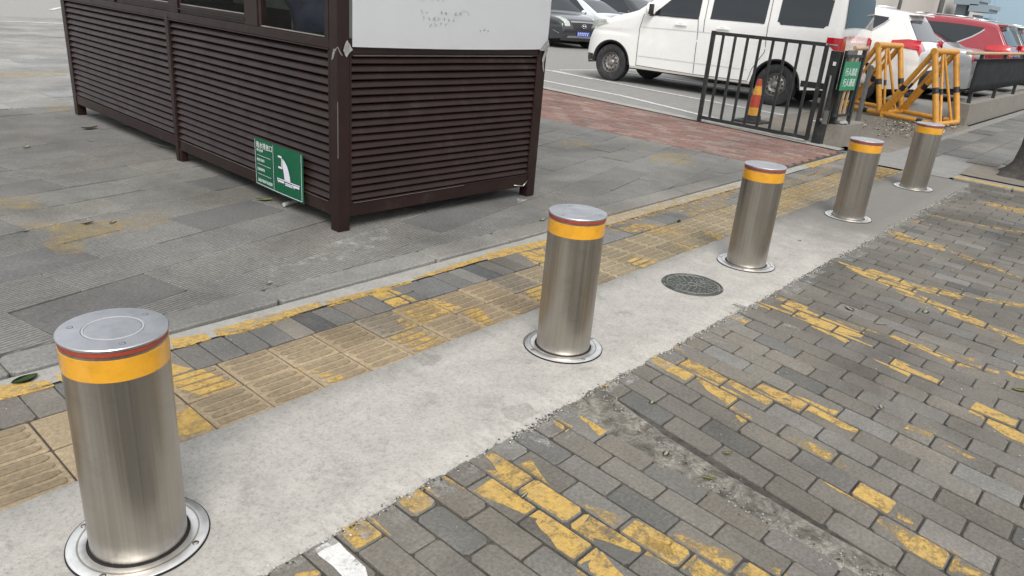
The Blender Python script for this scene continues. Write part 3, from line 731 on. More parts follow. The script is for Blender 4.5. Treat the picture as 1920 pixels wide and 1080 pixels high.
# kerb edging
sheet('kerb_edging', [(-2.6, 0.93), (7.9, 0.93), (7.9, 1.04), (-2.6, 1.05)], 0.001, 'kerbconcrete', edge=0.006, step=0.03)
gk = Paver(z=0.014, bev=0.006, jitter=0.0012, gap=0.002, corner=0.01, depth=0.03)
for a, b in ((-2.6, -1.6), (-1.6, -0.62), (-0.62, 0.03), (0.03, 1.06), (1.06, 1.98), (1.98, 2.55), (2.55, 3.6), (3.6, 4.6), (4.6, 5.5), (5.5, 6.36)):
    gk.stone([(a, 1.055), (b, 1.055), (b, 1.222), (a, 1.222)], gtint((0.21, 0.205, 0.19), 0.08))
gk.done('granite_kerb', 'slab')
kpads = [([(-2.6, 0.90), (7.9, 0.90), (7.9, 1.056), (-2.6, 1.056)], lambda x, y: 0.0016)]
kpads2 = [([(6.4, 1.04), (7.9, 1.04), (7.9, 1.25), (6.4, 1.25)], lambda x, y: 0.017)]
paint('yellow_paint', YELLOW_TACTILE, tactile_pads+gp.pads, 'yellowpaint')
paint('yellow_paint', YELLOW_TACTILE, kpads+gk.pads, 'yellowpaint')

# granite slabs in front of and beside the kiosk
th = 0.2; e1 = Vector((math.cos(th), math.sin(th))); e2 = Vector((-math.sin(th), math.cos(th))); O = Vector((1.324, 1.823))
sl = Paver(z=0.012, bev=0.003, jitter=0.0012, gap=0.0018, corner=0.004)
for rj in range(-14, 26):
    for ri in range(-16, 16):
        off = 0.0 if rj % 2 == 1 else 0.3
        u0 = off+0.585*ri; v0 = 0.31*rj
        P = [O+e1*(u0+a)+e2*(v0+b) for a, b in ((0, 0), (0.585, 0), (0.585, 0.31), (0, 0.31))]
        q = [(v.x, v.y) for v in P]
        cx = sum(p[0] for p in q)/4; cy = sum(p[1] for p in q)/4
        if cx < -3.2 or cx > 6.8 or cy < 0.9 or cy > 7: continue
        q = clip_half(q, (0, 1), 1.224); q = clip_half(q, (0, -1), -6.3) if len(q) > 2 else q
        q = clip_half(q, (-1, 0), -6.36) if len(q) > 2 else q
        if len(q) < 3: continue
        r = random.random(); base = (0.128, 0.126, 0.120); g = 0.85
        if r < 0.15: base = (0.142, 0.140, 0.135); g = 0.0
        elif r < 0.5: base = (0.138, 0.135, 0.127)
        if cx > 3.5: g *= 0.35; base = tuple(c*1.08 for c in base)
        if cy > 4.2: g *= 0.4; base = tuple(c*1.12 for c in base)
        sl.stone(q, gtint(base, 0.045, 0.01), groove=g, uvf=lambda xx, yy: ((Vector((xx, yy))-O).dot(e1), (Vector((xx, yy))-O).dot(e2)))
sl.done('stone_slabs', 'slab')
paint('faded_yellow_paint', YELLOW_FAINT, sl.pads, 'yellowfaint')
paint('cement_smear', [(0.25, [(3.20, 1.56), (3.30, 1.50), (3.36, 1.60), (3.30, 1.68)]), (0.2, [(3.26, 1.52), (3.20, 1.30), (3.27, 1.285), (3.345, 1.56)]), (0.45, [(1.62, 1.52), (2.0, 1.45), (2.1, 1.62), (1.75, 1.72)]), (0.5, [(1.2, 1.30), (1.9, 1.36), (1.8, 1.5), (1.15, 1.42)])], sl.pads, 'cementsmear')
sheet('plaza', [(-20, 6.31), (8.72, 6.31), (12.0, 30), (12, 90), (-40, 90), (-40, 6.31)], 0.006, 'plaza')
pz = Paver(z=0.0105, bev=0.004, jitter=0.001, gap=0.003, corner=0.005, depth=0.008)
for i in range(-7, 8):
    for k in range(0, 22):
        xa = -0.6+i*1.1+(0.5 if k % 2 else 0); ya = 6.32+0.55*k
        q = clip_half([(xa, ya), (xa+1.1, ya), (xa+1.1, ya+0.55), (xa, ya+0.55)], (-1, 0), -6.36)
        if len(q) > 2: pz.stone(q, gtint((0.262, 0.258, 0.245), 0.05))
pz.done('plaza_slabs', 'slab')
kz = [([(-20, 6.32), (8.7, 6.32), (11, 30), (-20, 30)], lambda x, y: 0.0145)]
paint('faded_yellow_paint', YELLOW_FAINT, kz, 'yellowfaint')
paint('white_paint', [(0.3, [(4.2, 16.9), (5.9, 16.7), (5.9, 16.85), (4.2, 17.05)]), (0.2, [(6.9, 21.5), (8.6, 24.6), (8.7, 24.6), (7.0, 21.4)]), (0.3, [(-2, 17.3), (4.4, 17.25), (4.4, 17.35), (-2, 17.42)])], kz, 'whitepaint')

# red brick band
rb = Paver(z=0.013, bev=0.003, jitter=0.0012, gap=0.0022, corner=0.005)
sheet('joint_bed', [(6.34, 1.03), (8.1, 1.03), (11.9, 30), (6.34, 30)], 0.004, 'joint')
for i in range(0, 46):
    for k in range(-2, 62):
        u0 = i*0.1; v0 = k*0.2+(0.1 if i % 2 else 0)
        t2 = 0.62; c2, s2 = math.cos(t2), math.sin(t2)
        def W_(a, b): 
            X = 7.4+(a-2.3)*c2-(b-6)*s2; Y = 7+(a-2.3)*s2+(b-6)*c2; return (X, Y)
        q = [W_(u0, v0), W_(u0+0.1, v0), W_(u0+0.1, v0+0.2), W_(u0, v0+0.2)]
        pass
for i in range(0, 55):
    for k in range(0, 72):
        u0 = 6.2+i*0.1; v0 = 1.0+k*0.2+(0.1 if i % 2 else 0)
        q = [(u0, v0), (u0+0.1, v0), (u0+0.1, v0+0.2), (u0, v0+0.2)]
        q = clip_half(q, (1, 0), 6.366)
        if len(q) > 2: q = clip_half(q, (0, 1), 1.06)
        if len(q) > 2: q = clip_half(q, (-1, 0.14), -8.05-0.0+0.14*1.3)
        if len(q) < 3: continue
        base = (0.20, 0.122, 0.103) if random.random() < 0.7 else (0.22, 0.165, 0.142)
        rb.stone(q, gtint(base, 0.1))
rb.done('red_brick_band', 'redbrick')
def LN(y): return 8.05+0.14*(y-1.3)
sheet('concrete_edge', [(LN(1.1), 1.1), (LN(1.1)+0.2, 1.1), (LN(15.5)+0.2, 15.5), (LN(15.5), 15.5)], 0.022, 'kerbconcrete', edge=0.004)
sheet('parking_area', [(LN(1.1)+0.2, 1.2), (14, 1.2), (90, 0.9), (140, 120), (14, 120), (LN(30)+0.2, 30), (LN(15.5)+.2, 15.5)], 0.014, 'parking')
pk = [([(8, 1.2), (90, 0.9), (90, 60), (8, 60)], lambda x, y: 0.018)]
def stripe(a, b, w):
    a = Vector(a); b = Vector(b); n = (b-a).normalized(); n = Vector((-n.y, n.x))*w/2
    return [tuple(a-n), tuple(b-n), tuple(b+n), tuple(a+n)]
paint('parking_line', [(0.25, stripe(a, b, w)) for a, b, w in [((8.35, 1.6), (9.44, 4.92), 0.10), ((9.44, 4.92), (9.9, 9.0), 0.10), ((10.25, 2.0), (11.25, 7.9), 0.10), ((11.25, 7.9), (11.35, 10.4), .1), ((10.95, 6.6), (11.4, 7.9), 0.08),
      ((11.6, 7.9), (16.8, 7.3), 0.1), ((13.2, 7.7), (12.95, 2.4), 0.1), ((16.0, 7.4), (15.7, 2.4), 0.1)]], pk, 'whitepaint')

# end of the drive: yellow kerb, tree pit, footpath
kb = Paver(z=0.03, bev=0.008, jitter=0.001, gap=0.002, corner=0.008, depth=0.04)
for k in range(14):
    y0_ = -0.14-0.5*k; kb.stone([(7.61-0.02*k-.02, y0_-0.5), (7.74-0.02*k-.02, y0_-0.5), (7.74-0.02*k, y0_), (7.61-0.02*k, y0_)], gtint((0.2, 0.195, 0.18), 0.06))
kb.done('kerb', 'slab')
paint('yellow_paint', [(0.15, [(7.5, -7), (7.8, -7), (7.8, -0.1), (7.55, -0.1)])], kb.pads, 'yellowpaint')
sheet('footpath', [(7.66, 0.78), (90, 0.78), (90, -25), (7.3, -25), (7.74, -0.1), (7.66, -0.1)], 0.008, 'parking')
fp = Paver(z=0.018, bev=0.003, jitter=0.0012, gap=0.003, corner=0.004, depth=0.008)
for i in range(0, 26):
    for k in range(0, 18):
        xa = 8.95+i*0.6+(0.3 if k % 2 else 0); ya = 0.62-0.3*k
        fp.stone([(xa, ya-0.3), (xa+0.6, ya-0.3), (xa+0.6, ya), (xa, ya)], gtint((0.17, 0.168, 0.158), 0.09))
fp.done('footpath_slabs', 'slab')
sheet('tree_pit', [(7.98, -0.12), (8.85, -0.08), (8.9, -1.6), (7.9, -1.6)], 0.0215, 'dirt', edge=0.02, step=0.05)
# dirt ground around the barriers
db = nb(); n = 60; g = []
for i in range(n+1):
    row = []
    for j in range(30+1):
        x = 8.55+(12.75-8.55)*i/n; y = 0.70+(2.75-0.70)*j/30
        z = 0.022+0.014*mnoise.noise(Vector((x*3, y*3, 0)))+0.008*mnoise.noise(Vector((x*11, y*11, 0)))
        if j in (0, 30) or i in (0, n): z = 0.0
        row.append(db.verts.new((x, y, z)))
    g.append(row)
for i in range(n):
    for j in range(30):
        db.faces.new((g[i][j], g[i+1][j], g[i+1][j+1], g[i][j+1])).smooth = True
tag(build('bare_ground', db, 'dirt'), kind='structure')
lb = nb()
for i in range(700):
    x = random.gauss(11.4, 0.8); y = random.gauss(1.15, 0.28)
    if not 9 < x < 13 or not 0.75 < y < 2.2: continue
    a = random.uniform(0, 6.28); l = random.uniform(0.008, 0.028); w = l*0.4; z = 0.045+random.uniform(0, 0.015)
    c, s_ = math.cos(a), math.sin(a)
    ff_ = lb.faces.new([lb.verts.new((x+c*p-s_*q, y+s_*p+c*q, z+random.uniform(-.008, .012))) for p, q in ((-l, 0), (0, -w), (l, 0), (0, w))]); ff_.material_index = random.choice((0, 1, 1))
tag(build('leaf_litter', lb, ['leafpale', 'bark']), 'dry leaf litter and straw on the bare ground under the yellow barriers', 'leaf litter', kind='stuff')

# ------------------------------------------------------------------ bollards
H = 0.572
def make_bollard():
    t = empty('rising_bollard')
    b = nb(); lathe(b, [(0.1165, 0.002), (0.1165, 0.0075), (0.118, 0.0085), (0.157, 0.0085), (0.160, 0.006), (0.160, 0.001)], 96)
    fl = build('flange_ring', b, 'steelring', t, smooth=40)
    b = nb(); lathe(b, [(0.160, 0.0050), (0.1625, 0.0052), (0.163, 0.001)], 96); build('seal', b, 'blackgap', fl, smooth=40)
    b = nb(); lathe(b, [(0.134, 0.0090), (0.136, 0.0096), (0.138, 0.0090)], 96); build('groove', b, 'steel', fl, smooth=40)
    for k in range(4):
        a = R(35+90*k); c = (0.146*math.cos(a), 0.146*math.sin(a), 0.0085)
        b = nb(); lathe(b, [(0.0, 0.0018), (0.0025, 0.0016), (0.003, 0.0010), (0.0058, 0.0009), (0.0064, 0.0)], 18, c=c); lathe(b, [(0.0080, 0.0004), (0.0064, 0.0002)], 18, mi=1, c=c)
        build('bolt', b, ['steel', 'blackgap'], fl)
    b = nb(); lathe(b, [(0.107, 0.0052), (0.117, 0.0056)], 96); build('gap_ring', b, 'blackgap', t)
    b = nb(); lathe(b, [(0.1095, -0.1), (0.1095, 0.20), (0.1095, H-0.058), (0.1095, H-0.02)], 128); build('shaft', b, 'steel', t, smooth=40)
    b = nb(); lathe(b, [(0.1096, H-0.0785), (0.1104, H-0.078), (0.1106, H-0.050), (0.1104, H-0.0265), (0.1096, H-0.026)], 128); build('reflective_band', b, 'reflectband', t, smooth=40)
    b = nb(); lathe(b, [(0.106, H-0.0195), (0.1102, H-0.019), (0.1106, H-0.014), (0.1102, H-0.0088), (0.106, H-0.0085)], 128); build('rubber_ring', b, 'rubberred', t, smooth=40)
    b = nb(); lathe(b, [(0.104, H-0.008), (0.1115, H-0.0078), (0.1130, H-0.006), (0.1130, H-0.002), (0.1115, H), (0.064, H), (0.0625, H-0.0012), (0.058, H-0.0012), (0.0565, H), (0.0, H)], 128)
    cp = build('cap', b, 'steelcap', t, smooth=30)
    b = nb(); lathe(b, [(0.0622, H-0.0004), (0.0583, H-0.0004)], 96); build('cap_ring', b, 'capring', cp)
    for k in range(3):
        a = R(20+120*k); c = (0.088*math.cos(a), 0.088*math.sin(a), H)
        b = nb(); lathe(b, [(0.0, 0.0002), (0.0025, 0.0002), (0.003, 0.0004), (0.0052, 0.0004), (0.0056, 0.0)], 18, c=c); lathe(b, [(0.0066, 0.0003), (0.0056, 0.0002)], 18, mi=1, c=c)
        build('screw', b, ['steelcap', 'castiron'], cp)
    return t
LB = ['stainless steel bollard nearest the camera, in the lower left by the tactile tiles',
      'stainless steel bollard in front of the kiosk corner, second in the row',
      'stainless steel bollard just past the round cast iron cover, third in the row',
      'stainless steel bollard in the concrete beside the striped tactile tiles, fourth in the row',
      'stainless steel bollard farthest away, in front of the yellow tube barriers']
b0 = make_bollard()
for k in range(5):
    o = b0 if k == 0 else copy_tree(b0)
    o.location = (1.702*k, 0, 0.004); o.rotation_euler = (0, 0, R(37*k))
    tag(o, LB[k], 'bollard', 'steel bollards in a row on the concrete strip')
# round cover
mc = empty('manhole_cover', (2.815, 0.018, 0.004)); tag(mc, 'round dark cast iron cover with embossed pattern set in the concrete strip', 'manhole cover')
b = nb(); lathe(b, [(0.143, 0.001), (0.145, 0.0055), (0.155, 0.006), (0.158, 0.0025), (0.160, 0.000)], 80); build('frame', b, 'castiron', mc, smooth=40)
b = nb(); lathe(b, [(0.1395, -0.001), (0.1388, 0.0028), (0.0, 0.0028)], 80); lathe(b, [(0.143, 0.0005), (0.139, 0.0005)], 80)
ld = build('lid', b, 'castiron', mc, smooth=30)
b = nb()
for rr, n in ((0.022, 1), (0.045, 9), (0.068, 14), (0.091, 19), (0.113, 24), (0.131, 1)):
    if n == 1: lathe(b, [(rr-0.003, 0.0035), (rr-0.002, 0.0058), (rr+0.002, 0.0058), (rr+0.003, 0.0035)], 60)
    else:
        for k in range(n):
            a = 2*math.pi*k/n+rr*30; c = Vector((rr*math.cos(a), rr*math.sin(a), 0.0035)); q = Matrix.Translation(c) @ Matrix.Rotation(a+R(28 if k % 2 else -28), 4, 'Z')
            box(b, -0.0095, 0.0095, -0.003, 0.003, 0, 0.0028, xf=q)
build('raised_pattern', b, 'castworn', ld, smooth=30)
# ------------------------------------------------------------------ kiosk
KA = math.atan2(-0.031, 1.0)
K = empty('guard_kiosk', (1.833, 1.714, 0.012), KA)
tag(K, 'dark brown louvred metal guard kiosk on short feet, at the upper left', 'kiosk')
KW, KD, KH = 1.64, 4.17, 2.35
PW = 0.075
def kpart(name, fn, mat, parent=None, bevel=0.003, smooth=False):
    b = nb(); fn(b); return build(name, b, mat, parent or K, bevel=bevel, smooth=smooth)
for (x, y) in ((0, 0), (KW-PW, 0), (0, KD-PW), (KW-PW, KD-PW)):
    kpart('corner_post', lambda b: box(b, x, x+PW, y, y+PW, 0, KH), 'kioskbrown')
kpart('side_post', lambda b: (box(b, -0.004, 0.045, 2.015, 2.06, 0.0, 1.0), box(b, 0.002, 0.05, 1.985, 2.03, 0.0, 0.09)), 'kioskbrown')
kpart('side_post', lambda b: box(b, KW-0.045, KW+0.004, 2.015, 2.06, 0.0, 1.0), 'kioskbrown')
# the corner post's pale line, an imitated edge highlight, is added further down
# rails: right (front) face along x, left face along y
def rails(b, side):
    if side == 'front': r = lambda a, c, z0, z1, d=0.0: box(b, a, c, 0.012-d, 0.055, z0, z1)
    L = KW-PW
    for z0, z1 in ((0.078, 0.158), (0.948, 1.02)): box(b, PW, L, 0.006, 0.06, z0, z1)
    box(b, PW, L, 0.002, 0.012, 0.160, 0.168)
kpart('front_rail', lambda b: (box(b, PW, KW-PW, 0.006, 0.06, 0.078, 0.156), box(b, PW, KW-PW, 0.0, 0.03, 0.156, 0.164)), 'kioskbrown')
kpart('front_rail', lambda b: (box(b, PW, KW-PW, 0.006, 0.06, 0.962, 1.04), box(b, PW, KW-PW, 0.0, 0.03, 0.952, 0.962)), 'kioskbrown')
kpart('side_rail', lambda b: (box(b, 0.006, 0.06, PW, 2.015, 0.082, 0.155), box(b, 0.0, 0.03, PW, 2.015, 0.155, 0.162)), 'kioskbrown')
kpart('side_rail', lambda b: (box(b, 0.006, 0.06, 2.06, KD-PW, 0.100, 0.172), box(b, 0.0, 0.03, 2.06, KD-PW, 0.172, 0.179)), 'kioskbrown')
kpart('side_rail', lambda b: (box(b, 0.0, 0.06, PW, KD-PW, 0.982, 1.03), box(b, -0.006, 0.03, PW, KD-PW, 0.974, 0.982)), 'kioskbrown')
for q_ in (0.08, 0.95): kpart('back_rail', lambda b: box(b, PW, KW-PW, KD-0.06, KD-0.006, q_, q_+0.08), 'kioskbrown')
kpart('far_rail', lambda b: (box(b, KW-0.06, KW-0.006, PW, KD-PW, 0.08, 0.16), box(b, KW-0.06, KW-0.006, PW, KD-PW, 0.95, 1.03)), 'kioskbrown')
def slats(b, a0, a1, z0, z1, n, xf, seed=0):
    rnd = random.Random(seed); p = (z1-z0)/n
    prof = [(0.040, 0.98), (0.026, 0.93), (0.018, 0.80), (0.012, 0.55), (0.006, 0.30), (0.003, 0.20), (0.004, 0.13), (0.010, 0.08), (0.040, 0.06)]
    for k in range(n):
        zz = z0+p*k; sag = [rnd.gauss(0, 0.0008) for _ in range(5)]
        rows = []
        for s in range(5):
            a = a0+(a1-a0)*s/4
            rows.append([b.verts.new(xf(a, d+rnd.gauss(0, 0.0002), zz+p*h+sag[s])) for d, h in prof])
        for s in range(4):
            for i in range(len(prof)-1):
                f = b.faces.new((rows[s][i], rows[s+1][i], rows[s+1][i+1], rows[s][i+1])); f.smooth = True
    # backing sheet closing the panel behind the slats
    b.faces.new([b.verts.new(xf(a, 0.042, z)) for a, z in ((a0, z0), (a1, z0), (a1, z1), (a0, z1))])
front = lambda a, d, z: (a, d, z)
left = lambda a, d, z: (d, a, z)
back = lambda a, d, z: (a, KD-d, z)
far = lambda a, d, z: (KW-d, a, z)
kpart('louvre_panel', lambda b: slats(b, PW+0.012, KW-PW-0.012, 0.166, 0.950, 19, front, 1), 'louvre', bevel=0, smooth=35)
kpart('louvre_panel', lambda b: slats(b, PW+0.012, 2.003, 0.164, 0.972, 18, left, 2), 'louvre', bevel=0, smooth=35)
kpart('louvre_panel', lambda b: slats(b, 2.072, KD-PW-0.012, 0.181, 0.972, 17, left, 3), 'louvre', bevel=0, smooth=35)
kpart('louvre_panel', lambda b: slats(b, PW, KW-PW, 0.16, 0.95, 19, back, 4), 'louvre', bevel=0, smooth=35)
kpart('louvre_panel', lambda b: slats(b, PW, KD-PW, 0.16, 0.95, 19, far, 5), 'louvre', bevel=0, smooth=35)
# narrow side strips that frame each louvre panel
for q_ in (PW, KW-PW-0.012): kpart('panel_frame', lambda b: box(b, q_, q_+0.012, 0.0, 0.03, 0.164, 0.952), 'kioskbrown', bevel=0)
for q_ in (PW, 2.003): kpart('panel_frame', lambda b: box(b, 0.0, 0.03, q_, q_+0.012, 0.162, 0.974), 'kioskbrown', bevel=0)
for q_ in (2.06, KD-PW-0.012): kpart('panel_frame', lambda b: box(b, 0.0, 0.03, q_, q_+0.012, 0.179, 0.974), 'kioskbrown', bevel=0)
# body behind the upper half
kpart('floor', lambda b: box(b, 0.06, KW-0.06, 0.06, KD-0.06, 0.10, 0.14), 'interior', bevel=0)
kpart('roof', lambda b: (box(b, -0.12, KW+0.12, -0.12, KD+0.12, KH, KH+0.06), box(b, -0.05, KW+0.05, -0.05, KD+0.05, KH-0.12, KH)), 'kioskbrown')
for ya_, yb_ in ((0.08, 4.09),): kpart('inner_wall', lambda b: box(b, KW-0.10, KW-0.07, ya_, yb_, 1.03, KH-0.12), 'interior', bevel=0)
kpart('inner_wall', lambda b: box(b, PW, KW-0.10, 0.03, 0.06, 1.04, KH-0.12), 'interior', bevel=0)
# windows on the left face
def win(name, y0, y1, z0, z1, dep, sash, pane_in):
    w = kpart(name, lambda b: (box(b, dep, dep+0.035, y0, y1, z0, z0+sash), box(b, dep, dep+0.035, y0, y1, z1-0.05, z1),
                               box(b, dep, dep+0.035, y0, y0+0.035, z0+sash, z1-0.05), box(b, dep, dep+0.035, y1-0.035, y1, z0+sash, z1-0.05)), 'kioskbrown', bevel=0.002)
    kpart('pane', lambda b: box(b, dep+0.015, dep+0.019, y0+0.035, y1-0.035, z0+sash, z1-0.05), 'tintglass', parent=w, bevel=0)
    kpart('bead', lambda b: box(b, dep-0.002, dep+0.008, y0+0.035, y1-0.035, z0+sash-0.006, z0+sash), 'metaledge', parent=w, bevel=0)
    return w
win('window', 0.085, 0.80, 1.030, 2.10, 0.004, 0.012, 0)
win('window', 0.945, 1.86, 1.030, 2.10, 0.014, 0.062, 0)
win('window', 1.99, 2.95, 1.030, 2.10, 0.014, 0.062, 0)
win('window', 3.08, KD-PW-0.01, 1.030, 2.10, 0.014, 0.062, 0)
for y in (0.80, 1.86, 2.95):
    kpart('mullion', lambda b: box(b, -0.002 if y < 1 else 0.004, 0.055, y, y+(0.145 if y < 1 else 0.13), 1.030, KH-0.12), 'kioskbrown')
kpart('window_track', lambda b: box(b, -0.004, 0.012, 0.945, KD-PW, 1.055, 1.062), 'kioskbrown', bevel=0)
kpart('head_rail', lambda b: (box(b, 0.0, 0.06, PW, KD-PW, 2.10, KH-0.12), box(b, PW, KW-PW, 0.0, 0.029, 2.05, KH-0.12)), 'kioskbrown')
kpart('upper_panel', lambda b: box(b, PW, KW-PW, KD-0.03, KD-0.006, 1.03, KH-0.12), 'kioskbrown', bevel=0)
kpart('far_window', lambda b: box(b, KW-0.03, KW-0.02, PW, KD-PW, 1.03, KH-0.12), 'tintglass', bevel=0)
# torn foil flap at the bottom right corner of the front
kpart('torn_flap', lambda b: (tube(b, (1.42, -0.002, 0.10), (1.50, -0.016, 0.088), 0.004, 8), tube(b, (1.50, -0.016, 0.088), (1.555, -0.004, 0.118), 0.005, 8, 0.002)), 'metaledge', bevel=0)

kpart('edge_highlight_scuff', lambda b: box(b, 0.10, 0.95, -0.0012, 0.0, 0.1565, 0.1585), 'metaledge', bevel=0)  # pale strips imitate light catching the frame edges, partly scratches too
kpart('edge_highlight_scuff', lambda b: box(b, -0.0012, 0.0008, -0.0012, 0.0008, 0.42, 0.72), 'metaledge', bevel=0)
kpart('edge_highlight_scuff', lambda b: box(b, -0.0012, 0.0, 0.10, 1.95, 0.1575, 0.159), 'metaledge', bevel=0)
kpart('edge_highlight_scuff', lambda b: box(b, 0.10, 1.5, -0.0012, 0.0, 0.9535, 0.9555), 'metaledge', bevel=0)
rnd = random.Random(11)
def chips(b):
    for k in range(26):
        x = rnd.uniform(0.1, 1.5); z = rnd.choice((rnd.uniform(0.08, 0.155), 0.157)); l = rnd.uniform(0.002, 0.010); q = Matrix.Translation((x, 0.0052, z)) @ Matrix.Rotation(rnd.uniform(-1, 1), 4, 'Y'); box(b, -l, l, -0.0006, 0.0, -0.0009, 0.0009, xf=q)
def KX(x, y, z): return K.matrix_basis @ Vector((x, y, z))
def kobj(name, loc=(0, 0, 0)):
    e = empty(name); e.location = Matrix.Translation((1.833, 1.714, 0.012)) @ Matrix.Rotation(KA, 4, 'Z') @ Vector(loc); e.rotation_euler = (0, 0, KA); return e
# things inside
dk = kobj('desk'); tag(dk, 'dark grey desk top behind the kiosk window glass', 'desk')
b = nb(); box(b, 0.07, 0.62, 0.10, 1.9, 0.93, 0.965); build('desk_top', b, 'deskmat', dk, bevel=0.003)
b = nb(); box(b, 0.50, 0.54, 0.14, 0.20, 0.13, 0.93); box(b, 0.50, 0.54, 1.8, 1.86, 0.13, 0.93); build('leg', b, 'kioskbrown', dk)
def lump(name, c, s, mat, label, cat, seed, rz=0, amp=0.25):
    b = nb(); bmesh.ops.create_icosphere(b, subdivisions=4, radius=1.0)
    for v in b.verts:
        d = v.co.normalized(); n_ = mnoise.noise(d*2.1+Vector((seed, 0, 0)))*amp+mnoise.noise(d*6+Vector((seed, 3, 0)))*amp*0.3
        v.co = Vector((d.x*s[0], d.y*s[1], d.z*s[2]))*(1+n_)
    bmesh.ops.rotate(b, verts=b.verts, cent=(0, 0, 0), matrix=Matrix.Rotation(rz, 3, 'Z'))
    o = build(name, b, mat, smooth=True); e = kobj('tmp', c); o.location = e.location; o.rotation_euler = (0, 0, KA); bpy.data.objects.remove(e)
    tag(o, label, cat); return o
lump('jacket', (0.34, 0.66, 1.16), (0.17, 0.25, 0.21), 'navycloth', 'dark navy jacket slumped on the desk behind the near kiosk window', 'jacket', 4.0)
# crumpled cloth sheet
b = nb(); g = []
for i in range(15):
    row = []
    for j in range(11):
        y = 0.16+0.42*i/14; x = 0.10+0.16*j/10
        h = 0.966+0.105*math.exp(-((y-0.24)/0.07)**2)*(0.6+0.4*j/10)+0.018*mnoise.noise(Vector((x*18, y*14, 1)))+0.02
        row.append(b.verts.new((x, y, max(0.968, h))))
    g.append(row)
for i in range(14):
    for j in range(10): b.faces.new((g[i][j], g[i+1][j], g[i+1][j+1], g[i][j+1])).smooth = True
e = kobj('cloth'); o = build('cloth', b, 'greycloth', e); o.name = 'sheet_fold'; tag(e, 'crumpled grey green cloth on the desk in front of the navy jacket', 'cloth')
b = nb(); box(b, 0.10, 0.22, 0.115, 0.30, 0.968, 0.974); e = kobj('paper_pad'); build('page', b, 'paperwhite', e); tag(e, 'white paper pad lying at the desk edge by the kiosk corner', 'paper pad')
b = nb(); box(b, 1.13, 1.16, 1.95, 2.30, 1.17, 1.70); e = kobj('safety_vest'); build('vest_cloth', b, 'limecloth', e, bevel=0.01); tag(e, 'lime yellow vest hanging inside the kiosk, seen at the top of the window', 'vest')
b = nb(); box(b, 1.15, 1.40, 1.90, 2.36, 0.14, 1.16); e = kobj('cabinet'); build('cabinet_body', b, 'deskmat', e); tag(e, 'dull grey cabinet standing inside the kiosk under the lime vest', 'cabinet')

# white notice board on the front
nb_ = kobj('notice_board'); tag(nb_, 'white notice board with faint worn print on the front of the brown kiosk', 'notice board')
b = nb(); g = []
for i in range(25):
    x = 0.085+(KW-0.012-0.085)*i/24; row = []
    for j in range(15):
        z = 1.000+1.02*j/14; bulge = 0.012*math.sin(math.pi*i/24)+0.003*mnoise.noise(Vector((x*3, z*3, 0)))
        row.append(b.verts.new((x, -0.010-bulge, z-0.006*math.sin(math.pi*i/24))))
    g.append(row)
for i in range(24):
    for j in range(14): b.faces.new((g[i][j], g[i+1][j], g[i+1][j+1], g[i][j+1])).smooth = True
ext = bmesh.ops.solidify(b, geom=b.faces[:], thickness=0.004)
bd = build('board_sheet', b, 'boardwhite', nb_, smooth=30)
# worn print: broken strokes whose characters can no longer be read
rnd = random.Random(3)
b = nb()
def glyph(b, x, z, s, y=-0.0262):
    for k in range(rnd.choice((2, 3, 3, 4))):
        a = rnd.choice((0, 0, 90, 90, 60, -50)); l = s*rnd.uniform(0.25, 0.6); w = s*0.05
        q = Matrix.Translation((x+rnd.uniform(-.28, .28)*s, y, z+rnd.uniform(-.3, .3)*s)) @ Matrix.Rotation(R(a), 4, 'Y')
        box(b, -l/2, l/2, -0.0004, 0.0004, -w, w, xf=q)
for n_, x0_, z_ in ((6, 0.50, 1.262), (9, 0.53, 1.190), (7, 0.55, 1.158), (4, 0.60, 1.126), (3, 0.985, 1.105)):
    b = nb()
    for k in range(n_):
        if rnd.random() < 0.85: glyph(b, x0_+0.036*k, z_, 0.026)
    build('print_line', b, 'boardink', bd)
b = nb()
for k in range(9):
    a = R(20+16*k); a2 = R(36+16*k)
    tube(b, (0.845+0.05*math.cos(a), -0.0262, 1.17+0.04*math.sin(a)), (0.845+0.05*math.cos(a2), -0.0262, 1.17+0.04*math.sin(a2)), 0.0008, 6)
build('scratch', b, 'boardmark', bd)
# clear tape at both lower corners
def tapeb(pts, name):
    b = nb(); vs = [b.verts.new(p) for p in pts]
    for i in range(0, len(vs)-2, 2): b.faces.new((vs[i], vs[i+1], vs[i+3], vs[i+2]))
    bmesh.ops.subdivide_edges(b, edges=b.edges[:], cuts=3, use_grid_fill=True)
    for v in b.verts: v.co += Vector((0, -abs(mnoise.noise(v.co*40))*0.010, mnoise.noise(v.co*25)*0.010))
    build(name, b, 'tape', nb_, smooth=True)
tapeb([(0.03, -0.004, 0.985), (0.05, -0.006, 0.945), (0.055, -0.006, 1.03), (0.085, -0.012, 0.985)], 'tape')
tapeb([(-0.006, 0.03, 0.985), (-0.006, 0.05, 0.93), (0.0, -0.003, 1.0), (0.03, -0.004, 0.96)], 'tape')
tapeb([(1.54, -0.02, 1.00), (1.60, -0.014, 0.985), (1.63, -0.012, 1.06), (1.655, -0.006, 1.015)], 'tape')
tapeb([(1.615, -0.005, 1.00), (1.645, -0.005, 1.0), (1.59, -0.006, 0.93), (1.61, -0.006, 0.92), (1.612, -0.006, 0.86), (1.622, -0.006, 0.855)], 'tape')

